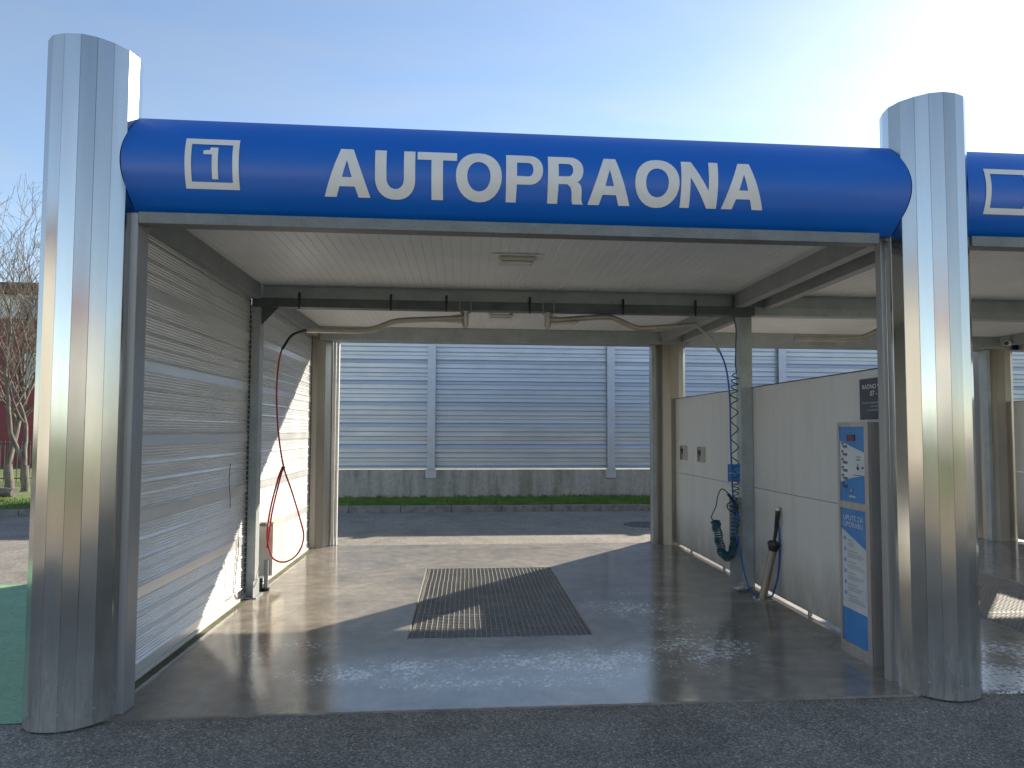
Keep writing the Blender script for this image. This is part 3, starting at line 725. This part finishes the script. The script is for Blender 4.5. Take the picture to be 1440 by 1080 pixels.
h3 = helix([(4.995,2.64,.55),(4.985,2.64,.44),(4.93,2.63,.34),(4.86,2.63,.37),(4.825,2.63,.50),(4.80,2.63,.64),(4.79,2.63,.70)], .040, 40, .14)
tail = [h3[-1],Vector((4.745,2.62,.74)),Vector((4.79,2.61,.85)),Vector((4.805,2.60,.95)),Vector((4.84,2.59,1.02)),Vector((4.88,2.58,1.005)),Vector((4.905,2.575,.975))]
mb = MB(); mb.tube(spline(top, 6) + h1[3:], .006, 6); mb.tube(h2, .0065, 6); mb.tube(h3, .0068, 6); mb.tube(spline(tail, 6), .0055, 6)
mb.build('hose', M_TEAL, o)
gu = empty('air_gun', (4.93,2.57,.93)); tag(gu, 'black trigger gun hooked up at the coiled hose below the small blue sign', 'spray gun')
mb = MB(); mb.tube(spline([(4.90,2.575,.975),(4.935,2.57,.93),(4.975,2.57,.87),(4.99,2.57,.80)]), .015, 10); mb.build('handle', M_BLACK, gu)
mb = MB(); mb.tube(spline([(4.93,2.565,.90),(4.885,2.56,.865),(4.90,2.56,.82),(4.95,2.565,.79),(4.99,2.57,.785)]), .006, 6); mb.tube(spline([(4.90,2.56,.86),(4.95,2.56,.84),(4.98,2.57,.83)]), .006, 6); mb.build('trigger', M_BLACK, gu)
mb = MB(); mb.cyl((4.985,2.57,.82),(5.01,2.57,.72),.011,10); mb.cyl((4.96,2.60,.84),(5.03,2.70,.85),.006,6); mb.build('nozzle', M_BHOSE, gu)
# guard plate behind it
pl = box('guard_plate', (4.985,2.745,.05), (5.117,2.753,.925), M_GALVD, None, .002); tag(pl, 'narrow galvanised plate fixed beside the mid post behind the coiled hose', 'plate')
# small blue sign on the mid post
sg = empty('blue_sign', (5.03,2.735,1.17)); tag(sg, 'small square blue sign beside the mid post, behind the coiled hose', 'sign')
box('board', (4.968,2.732,1.085), (5.10,2.738,1.265), M_SBLUE, sg, .002)
mb = MB(); random.seed(3)
for i in range(9): mb.box((4.985+i*.011,2.7305,1.165+random.uniform(-.004,.004)),(4.985+i*.011+.007,2.7315,1.183))
mb.build('print', M_SWHITE, sg)
# crumpled white sheet added in place of sunlight splashed at the post foot
mb = MB(); R_ = 9
vs = [(5.00+.16*i/R_, 2.60+.10*j/5, .006+.028*abs(math.sin(i*1.3+j*2.1))*(.3+.7*math.sin(PI*i/R_))) for i in range(R_+1) for j in range(6)]
mb.add(vs, [(i*6+j,(i+1)*6+j,(i+1)*6+j+1,i*6+j+1) for i in range(R_) for j in range(5)], True); splash = mb.build('sunlight_sheet', M_WHITEP)
tag(splash, 'added crumpled white sheet standing in for a sunlight rag on the floor at the foot of the right mid post', 'splash')

# mat clamps
for k, (y, lab) in enumerate([(4.86, 'steel mat clamp on the pale partition, nearer the rear column'), (4.19, 'steel mat clamp on the pale partition, nearer the mid post')]):
    c_ = empty('mat_clamp', (5.25, y, 1.3)); tag(c_, lab, 'clamp', 'mat clamps on the partition')
    mb = MB(); mb.bbox((5.240,y-.075,1.215),(5.2485,y+.075,1.41), .002); mb.bbox((5.195,y-.075,1.215),(5.2395,y-.065,1.41), .002); mb.bbox((5.195,y+.065,1.215),(5.2395,y+.075,1.41), .002)
    mb.build('bracket', M_STEEL, c_)
    mb = MB(); mb.extr([(5.236,y-.045,1.345),(5.236,y+.045,1.345),(5.236,y+.010,1.30),(5.236,y-.010,1.30)], (-.03,0,0)); mb.cyl((5.215,y-.062,1.355),(5.215,y+.062,1.355),.014,10); mb.build('jaw', M_BLACK, c_)

# ------------------------------------------------------------------ cabinet at the left wall
cb = empty('pipe_cabinet', (.25,3.15,.1)); tag(cb, 'cream metal cover box low on the ribbed wall behind the left mid post', 'cabinet')
mb = MB()
x0, x1, y0, y1, z0, z1 = .178, .335, 2.96, 3.40, .14, .66
mb.bbox((x1-.006,y0,z0),(x1,y1,z1), .002); mb.bbox((x0,y0,z0+.0),(x1-.007,y0+.006,z1-.03), .002); mb.bbox((x0,y1-.006,z0),(x1-.007,y1,z1), .002)
mb.build('cover', M_CREAM, cb)
box('top_flap', (x0,y0+.10,z1-.008), (x1-.007,y1-.007,z1), M_CREAM, cb, .002)
box('side_strip', (x0-.004,y0-.02,.05), (x0+.010,y0-.001,.70), M_SEAL, cb, .002)
mb = MB(); mb.cyl((.285,2.93,.0),(.285,2.93,.30),.022,12); mb.build('pipe', M_GALVD, cb)
mb = MB(); mb.cyl((.285,2.93,.0),(.285,2.93,.03),.034,10); mb.bbox((.19,2.90,.0),(.25,2.95,.12), .006); mb.build('fitting', M_BLACK, cb)

# ------------------------------------------------------------------ payment terminal
def text_mesh(mb, txt, size, origin, du, dv, align='CENTER', off=(0,0,0)):
    cu = bpy.data.curves.new('t', 'FONT'); cu.body = txt; cu.size = size; cu.align_x = align; cu.offset = size*.004
    ob = bpy.data.objects.new('t', cu); COL.objects.link(ob)
    bpy.context.view_layer.update()
    me = bpy.data.meshes.new_from_object(ob.evaluated_get(bpy.context.evaluated_depsgraph_get()))
    O = Vector(origin); du = Vector(du); dv = Vector(dv)
    mb.add([O + du*v.co.x + dv*v.co.y for v in me.vertices], [tuple(p.vertices) for p in me.polygons])
    bpy.data.objects.remove(ob); bpy.data.meshes.remove(me)
T = empty('payment_terminal', (5.13, .64, 0)); tag(T, 'tall brown grey payment terminal with blue panels standing beside the right front column', 'payment terminal')
KX = 5.03
mb = MB()
mb.bbox((KX+.012,.455,0), (5.235,.83,1.672), .006)
ya, yb = .83, .455
for (a, b_) in (((ya-.022,0),(ya,1.672)), ((yb,0),(yb+.045,1.672))):
    mb.bbox((KX, min(a[0],b_[0]), 0), (KX+.0115, max(a[0],b_[0]), 1.672), .002)
for z0, z1 in ((0,.085),(1.045,1.095),(1.638,1.672)): mb.bbox((KX, yb+.0455, z0), (KX+.0115, ya-.0225, z1), .002)
mb.cyl((KX-.003,.50,.045),(KX+.001,.50,.045),.006,8)
mb.build('cabinet', M_CAB, T)
def fp(mb, pts, y0, y1, z0, z1, d):
    """flat print on the terminal face: u from the left (far) edge, v from the top"""
    mb.add([(KX+.0115-d, y0+(y1-y0)*u, z1-(z1-z0)*v) for u, v in pts], [tuple(range(len(pts)))])
def rect(u0, v0, u1, v1): return [(u0,v0),(u1,v0),(u1,v1),(u0,v1)]
# upper panel
a = (.806, .502, 1.098, 1.636)
mb = MB(); fp(mb, rect(0,0,1,1), *a, .001); up = mb.build('upper_panel', M_SBLUE, T)
mb = MB(); fp(mb, [(0,.19),(1,.34),(1,.63),(.45,.68),(0,.75)], *a, .002); mb.build('white_field', M_SWHITE, up)
mb = MB()
for i in range(9):
    pts = [(.62+.38*j/10, .02+.030*i+.05*(j/10)+.008*math.sin(j*.9+i*.3)) for j in range(11)]
    fp(mb, pts + [(u, v+.006) for u, v in reversed(pts)], *a, .0025)
mb.build('wave_lines', M_SCYAN, up)
mb = MB(); mb.bbox((KX+.002,.806-.304*.62,1.636-.538*.185),(KX+.009,.806-.304*.30,1.636-.538*.10), .001); mb.build('display', M_REDD, up)
mb = MB()
for i in range(6):
    v = .215+i*.108
    fp(mb, rect(.10,v+.032,.30,v+.055), *a, .003); fp(mb, rect(.13,v+.060,.30,v+.068), *a, .003)
    fp(mb, [(.10+.045*math.cos(w*PI/5), v+.008+.018*math.sin(w*PI/5)) for w in range(10)], *a, .003)
fp(mb, rect(.66,.39,.82,.40), *a, .003); fp(mb, rect(.66,.425,.80,.44), *a, .003); fp(mb, rect(.70,.48,.73,.545), *a, .003); fp(mb, [(.64,.53),(.76,.53),(.76,.57),(.68,.565)], *a, .003)
fp(mb, rect(.86,.52,.93,.55), *a, .003); fp(mb, rect(.50,.635,.90,.643), *a, .003)
fp(mb, [(.45+.055*math.cos(w*PI/8), .855+.03*math.sin(w*PI/8)) for w in range(16)], *a, .003)
mb.build('button_labels', M_SINK, up)
mb = MB()
fp(mb, [(.44+.033*math.cos(w*PI/8), .852+.018*math.sin(w*PI/8)) for w in range(16)], *a, .0035)
for i in range(7): fp(mb, rect(.34+i*.038,.915,.34+i*.038+.028,.945), *a, .003)
mb.build('logo_print', M_SWHITE, up)
# lower panel
a = (.806, .502, .088, 1.043)
mb = MB(); fp(mb, rect(0,0,1,1), *a, .001); lp = mb.build('lower_panel', M_SBLUE, T)
mb = MB(); fp(mb, [(0,.155),(1,.285),(1,.755),(0,.75)], *a, .002); mb.build('white_field', M_SWHITE, lp)
mb = MB()
text_mesh(mb, 'UPUTE ZA', .052, (KX+.0085, .806-.304*.47, 1.043-.955*.085), (0,-1,0), (0,0,1))
text_mesh(mb, 'UPORABU', .052, (KX+.0085, .806-.304*.47, 1.043-.955*.135), (0,-1,0), (0,0,1))
mb.build('heading', M_SWHITE, lp)
mb = MB()
for i in range(8):
    pts = [(.76+.24*j/8, .015+.022*i+.04*(j/8)) for j in range(9)]
    fp(mb, pts + [(u, v+.005) for u, v in reversed(pts)], *a, .0025)
for i in range(14):
    pts = [(.02+.14*j/5, .80+.013*i-.01*j*.6) for j in range(6)]
    fp(mb, pts + [(u, v+.003) for u, v in reversed(pts)], *a, .0025)
mb.build('wave_lines', M_SCYAN, lp)
for i in range(6):
    mb = MB(); fp(mb, [(.13+.052*math.cos(w*PI/7), .225+i*.083+.0165*math.sin(w*PI/7)) for w in range(14)], *a, .003); mb.build('step_mark', M_SCYAN, lp)
mb = MB()
for i in range(6):
    v = .243+i*.083
    fp(mb, rect(.24,v-.012,.24+random.uniform(.2,.4),v-.006), *a, .003)
    for j in range(3): fp(mb, rect(.24,v+.008+j*.012,random.uniform(.7,.93) if i else .5,v+.0125+j*.012), *a, .003)
mb.build('instruction_lines', M_SGREY, lp)

# opening hours sign on the partition
s_ = empty('hours_sign', (5.247,.67,1.85)); tag(s_, 'dark slate opening hours sign on the partition above the payment terminal', 'sign')
box('board', (5.241,.455,1.695), (5.248,.873,2.000), M_DSIGN, s_, .002)
mb = MB()
text_mesh(mb, 'RADNO VRIJEME', .047, (5.2395,.664,1.922), (0,-1,0), (0,0,1))
text_mesh(mb, '07 - 23', .054, (5.2395,.664,1.868), (0,-1,0), (0,0,1))
mb.build('lettering', M_LET, s_)
mb = MB(); random.seed(5)
for z, w in ((1.812,.34),(1.785,.15),(1.757,.22)):
    y = .664+w/2
    while y > .664-w/2:
        l = random.uniform(.010,.016); mb.add([(5.2398,y,z),(5.2398,y-l,z),(5.2398,y-l,z+.012),(5.2398,y,z+.012)], [(0,1,2,3)]); y -= l+random.choice((.003,.003,.010))
mb.build('small_print', M_SGREY, s_)

# security camera at the second bay
sc = empty('security_camera', (10.2,5.0,2.95)); tag(sc, 'small white bullet security camera under the rear beam of the second bay', 'security camera')
CX, CYY, CZ = 10.24, 5.10, 2.93
mb = MB(); mb.tube([(CX-.14,CYY-.10,CZ-.03),(CX+.02,CYY,CZ)], .04, 14); mb.build('body', M_WHITEP, sc)
mb = MB(); mb.cyl((CX-.150,CYY-.106,CZ-.032),(CX-.141,CYY-.1,CZ-.030),.03,14); mb.build('lens', M_BLACK, sc)
mb = MB(); mb.tube([(CX,CYY,CZ+.01),(CX+.05,CYY+.05,CZ+.06),(CX+.06,CYY+.14,CZ+.06)], .012, 8); mb.build('bracket', M_WHITEP, sc)
# boom pivot in the second bay
boom([(7.45,2.75,2.745),(7.0,2.76,2.73),(6.7,2.77,2.70),(6.5,2.78,2.62),(6.3,2.8,2.60),(5.75,2.82,2.597)], 7.45, -1, 'boom in the neighbouring bay, mostly hidden by the right column')

# ------------------------------------------------------------------ bare trees at the left
def grow(mbt, mbw, p, d, length, r, lvl, rnd, maxl):
    n = max(3, int(length/.22)); pts = [p.copy()]; rad = [r]; cur = d.copy()
    for i in range(n):
        cur = (cur + Vector((rnd.gauss(0,.09), rnd.gauss(0,.09), rnd.gauss(.035,.05)))).normalized()
        p = p + cur*length/n; pts.append(p.copy()); rad.append(r*(1-.62*(i+1)/n))
        if lvl < maxl and i >= (1 if lvl else n//4) and rnd.random() < (.60 if lvl else .58):
            k = rnd.choice((1,1,1,2))
            for _ in range(k):
                a = rnd.uniform(0, 2*PI); side = cur.orthogonal().normalized(); side = Matrix.Rotation(a, 3, cur) @ side
                nd = (cur*rnd.uniform(.55,.9) + side*rnd.uniform(.55,.9) + Vector((0,0,.25))).normalized()
                grow(mbt, mbw, p.copy(), nd, length*rnd.uniform(.42,.66), rad[-1]*rnd.uniform(.5,.7), lvl+1, rnd, maxl)
    tgt = mbt if lvl == 0 else mbw
    tgt.tube(pts, r, 8 if lvl == 0 else (5 if lvl < 3 else 3), cap=False, radii=[max(q, .0045) for q in rad])
def bare_tree(x, y, z, h, r, lean, seed, lab, forks=3):
    t = empty('bare_tree', (x, y, z)); tag(t, lab, 'tree', 'bare trees left of the car wash')
    rnd = random.Random(seed); a, b_ = MB(), MB()
    base = Vector((x, y, z)); a.tube([base-Vector((0,0,.1)), base+Vector((0,0,.15)), base+Vector((lean[0]*.4,lean[1]*.4,h*.12))], r, 10, cap=False, radii=[r*1.25, r*1.05, r])
    s_ = base+Vector((lean[0]*.4,lean[1]*.4,h*.12))
    for f in range(forks):
        w = rnd.uniform(0, 2*PI); d = Vector((lean[0]+math.cos(w)*.28, lean[1]+math.sin(w)*.28, 1)).normalized()
        grow(a, b_, s_.copy(), d, h*rnd.uniform(.62,.85), r*rnd.uniform(.55,.75), 0, rnd, 4)
    a.build('trunk', M_BARK, t); b_.build('branches', M_TWIG, t)
bare_tree(-8.85, 13.8, .03, 5.4, .085, (-.08,.0), 11, 'leafless tree close to the left column, pale bark, right one of the pair', 2)
bare_tree(-9.75, 14.6, .03, 5.2, .10, (-.22,.1), 23, 'leafless tree leaning left at the photo edge, left one of the pair', 2)
# dark log lying in the grass
mb = MB(); mb.tube(spline([(-10.4,12.6,.13),(-9.6,12.5,.16),(-8.9,12.55,.14),(-8.2,12.4,.12)]), .11, 10); lg = mb.build('log', M_BARK); tag(lg, 'dark log lying on the grass below the bare trees', 'log')
# fence
fe = empty('bar_fence', (-14,17,0)); tag(fe, 'dark metal bar fence behind the bare trees', 'fence')
mb = MB()
for i in range(110): x = -20+i*.12; mb.box((x-.008,17-.008,.03),(x+.008,17+.008,1.25))
mb.build('bars', M_FENCE, fe)
box('rail', (-20,16.98,.12),(-6.8,17.02,.15), M_FENCE, fe, .002); box('rail', (-20,16.98,1.15),(-6.8,17.02,1.19), M_FENCE, fe, .002)
for x in (-20,-17.5,-15,-12.5,-10,-7.5): box('fence_post', (x-.03,17.03,0),(x+.03,17.09,1.35), M_FENCE, fe, .003)
# dark red building
rb = empty('red_building', (-20,28,0)); tag(rb, 'dark red flat roofed building behind the bare trees', 'building')
box('wall', (-34,26,0),(-13.2,36,6.40), M_REDW, rb, .01)
box('upper_storey', (-34,26.3,6.401),(-13.4,36,7.50), M_WHW, rb, .01)
box('roof', (-34.3,25.8,7.501),(-13.0,36.2,7.95), M_ROOF, rb, .03)
def window(x0, x1, y, z0, z1, parent, n=2):
    w = MB(); t = .06
    w.box((x0,y-.04,z0),(x1,y+.02,z0+t)); w.box((x0,y-.04,z1-t),(x1,y+.02,z1)); w.box((x0,y-.04,z0+t),(x0+t,y+.02,z1-t)); w.box((x1-t,y-.04,z0+t),(x1,y+.02,z1-t))
    for k in range(1, n): xx = x0+(x1-x0)*k/n; w.box((xx-.025,y-.035,z0+t),(xx+.025,y+.02,z1-t))
    f = w.build('window', M_WHITEP, parent); g = MB(); g.box((x0+t,y-.02,z0+t),(x1-t,y+.01,z1-t)); g.build('pane', M_GLASS, f)
window(-17.2,-15.3,26.27,6.45,7.45,rb,3); window(-16.7,-15.9,25.97,3.4,4.9,rb,1); window(-20.3,-18.9,25.97,3.4,4.9,rb,2); window(-20.3,-18.9,25.97,.7,2.2,rb,2)

# ------------------------------------------------------------------ houses and greenery on the near side (mirrored in the columns)
def house(x0, x1, y0, y1, h, rh, mw, mr, lab, gable=True):
    o = empty('house', ((x0+x1)/2,(y0+y1)/2,0)); tag(o, lab, 'house')
    box('wall', (x0,y0,0),(x1,y1,h), mw, o, .02)
    mb = MB(); ym = (y0+y1)/2; e = .5
    for (zz) in (0,):
        mb.extr([(x0-e,y0-e,h+.01),(x0-e,ym,h+rh),(x0-e,y1+e,h+.01)], (x1-x0+2*e,0,0))
    mb.build('roof', mr, o)
    n = max(2, int((x1-x0)/3.2))
    for fl in range(int(h//2.8)):
        for k in range(n):
            xc = x0+(x1-x0)*(k+.5)/n
            w = MB(); w.box((xc-.55,y1+.0,fl*2.8+.9),(xc+.55,y1+.05,fl*2.8+2.3)); f = w.build('window', M_WHITEP, o)
            g = MB(); g.box((xc-.48,y1+.051,fl*2.8+.97),(xc+.48,y1+.07,fl*2.8+2.23)); g.build('pane', M_GLASS, f)
house(-16,-3,-44,-34,9.0,2.2,M_CRW,M_TILE,'long cream house across the street, mirrored in the front columns')
house(5,16,-46,-36,7.0,2.4,M_WHW,M_TILE,'white house across the street, mirrored in the right front column')
house(-34,-24,-20,-9,8.6,2.2,M_YEW,M_ROOF,'yellow house across the street, mirrored at the edge of the left column')
house(24,36,-42,-30,8.0,2.4,M_CRW,M_TILE,'cream house far to the right, mirrored in the right front column')
def bush(x, y, rx, ry, h, n, lab, trunk=0, cat='bush'):
    o = empty('broadleaf_tree' if trunk else 'bush', (x,y,0)); tag(o, lab, cat); mb = MB(); rnd = random.Random(int(x*7+y*3))
    cl = [(rnd.uniform(-1,1)*rx*.7, rnd.uniform(-1,1)*ry*.7, trunk + rnd.uniform(.15,.85)*(h-trunk), rnd.uniform(.25,.5)) for _ in range(14)]
    for _ in range(n):
        c = rnd.choice(cl); v = Vector((rnd.gauss(0,1), rnd.gauss(0,1), rnd.gauss(0,1))).normalized()*rnd.uniform(.5,1)*c[3]
        p = Vector((x+c[0]+v.x*rx, y+c[1]+v.y*ry, max(.05, c[2]+v.z*(h-trunk)*.6))); s_ = .16
        a = Vector((rnd.gauss(0,1),rnd.gauss(0,1),rnd.gauss(0,1))).normalized()*s_; b_ = a.orthogonal().normalized()*s_*.6
        mb.add([p-a, p+b_, p+a, p-b_], [(0,1,2,3)])
    mb.build('leaves', M_LEAF, o)['kind'] = 'stuff'; t = MB(); t.tube([(x,y,-.1),(x,y,max(.4,h*.6))], .12, 8, radii=[.14,.05]); t.build('trunk', M_BARK, o); return o
for x, w in ((-22,5),(-11,6),(0,4),(9,6),(19,5)): bush(x, -29, w, 1.2, 2.6, 1500, 'green hedge clump across the street, mirrored in the columns')['group'] = 'hedge clumps across the street'
bush(1,-33,2.6,2.6,8,2600,'leafy tree between the houses across the street, mirrored in the columns',2.2,'tree')
bush(20,-31,3,3,8,2600,'leafy tree far right across the street, mirrored in the right column',2.2,'tree')

mb = MB(); rnd = random.Random(9)
def pebble(x, y, r, z=-.012):
    bm = bmesh.new(); bmesh.ops.create_icosphere(bm, subdivisions=1, radius=1)
    for v in bm.verts: v.co = Vector((x + v.co.x*r*rnd.uniform(.7,1.2), y + v.co.y*r*rnd.uniform(.7,1.2), z + r*.4 + v.co.z*r*.55))
    bm.verts.index_update(); mb.add([v.co[:] for v in bm.verts], [[v.index for v in f.verts] for f in bm.faces]); bm.free()
for _ in range(70): pebble(rnd.uniform(-.55,.35), rnd.uniform(-.24,-.12) if rnd.random() < .8 else rnd.uniform(-.5,-.1), rnd.uniform(.003,.008))
for _ in range(160): pebble(rnd.uniform(-.8,6.2), -abs(rnd.gauss(0,.5))-.03, rnd.uniform(.002,.0055))
for _ in range(120): pebble(rnd.uniform(-.1,9), rnd.uniform(5.5,5.62), rnd.uniform(.003,.008), -.006)
stuff(mb.build('pebbles', M_KERB), 'loose pale grit lying on the asphalt along the edge of the bay floor', 'gravel')

# ------------------------------------------------------------------ light, sky, camera
sun_v = Vector((.971, 1.0, .7075)).normalized()
w = bpy.data.worlds.new('World'); S.world = w; w.use_nodes = True
N, L = w.node_tree.nodes, w.node_tree.links
sky = N.new('ShaderNodeTexSky'); sky.sky_type = 'NISHITA'; sky.sun_disc = False
sky.sun_elevation = math.asin(sun_v.z); sky.sun_rotation = math.atan2(sun_v.x, sun_v.y)
sky.air_density = 1.0; sky.dust_density = .15; sky.ozone_density = 1.2; sky.altitude = 100
bw = N.new('ShaderNodeRGBToBW'); L.new(sky.outputs[0], bw.inputs[0])
tcw = N.new('ShaderNodeTexCoord'); mpw = N.new('ShaderNodeMapping'); mpw.inputs['Rotation'].default_value = (0, .35, .6); mpw.inputs['Scale'].default_value = (1.2, 3.2, 7); L.new(tcw.outputs['Generated'], mpw.inputs['Vector'])
cl = noise(N, L, mpw.outputs['Vector'], 1.6, 7, .62, .6)
cir = ramp(N, L, cl, [(.42, 0.14), (.80, .42)])
skc = mixc(N, L, cir, sky.outputs[0], math_(N, L, 'MULTIPLY', bw.outputs[0], 1.18))
L.new(mixc(N, L, 1, skc, (.96,1.0,1.03), 'MULTIPLY'), N['Background'].inputs['Color']); N['Background'].inputs['Strength'].default_value = .112
sl = bpy.data.lights.new('sun', 'SUN'); sl.energy = 4.6; sl.angle = math.radians(.5); sl.color = (1, .90, .75)
so = bpy.data.objects.new('sun', sl); COL.objects.link(so); so.rotation_euler = sun_v.to_track_quat('Z', 'Y').to_euler()

yaw, pit, rol = map(math.radians, (4.6544, 2.7306, .19236))
fw = Vector((math.sin(yaw)*math.cos(pit), math.cos(yaw)*math.cos(pit), math.sin(pit))); rt = Vector((math.cos(yaw), -math.sin(yaw), 0)); upv = rt.cross(fw)
r2 = rt*math.cos(rol)+upv*math.sin(rol); u2 = -rt*math.sin(rol)+upv*math.cos(rol)
cam = bpy.data.cameras.new('camera'); co = bpy.data.objects.new('camera', cam); COL.objects.link(co)
M3 = Matrix((r2, u2, -fw)).transposed(); co.matrix_world = Matrix.Translation((2.25, -3.8759, 1.6)) @ M3.to_4x4()
cam.sensor_width = 36; cam.lens = 36*921.66/1440; cam.shift_x = -8.54/1440; cam.shift_y = 22.2/1440; cam.clip_end = 1500; cam.clip_start = .05
S.camera = co
S.view_settings.view_transform = 'Standard'; S.view_settings.look = 'None'; S.view_settings.exposure = .98; S.view_settings.gamma = 1
S.cycles.max_bounces = 10; S.cycles.glossy_bounces = 6; S.cycles.diffuse_bounces = 5
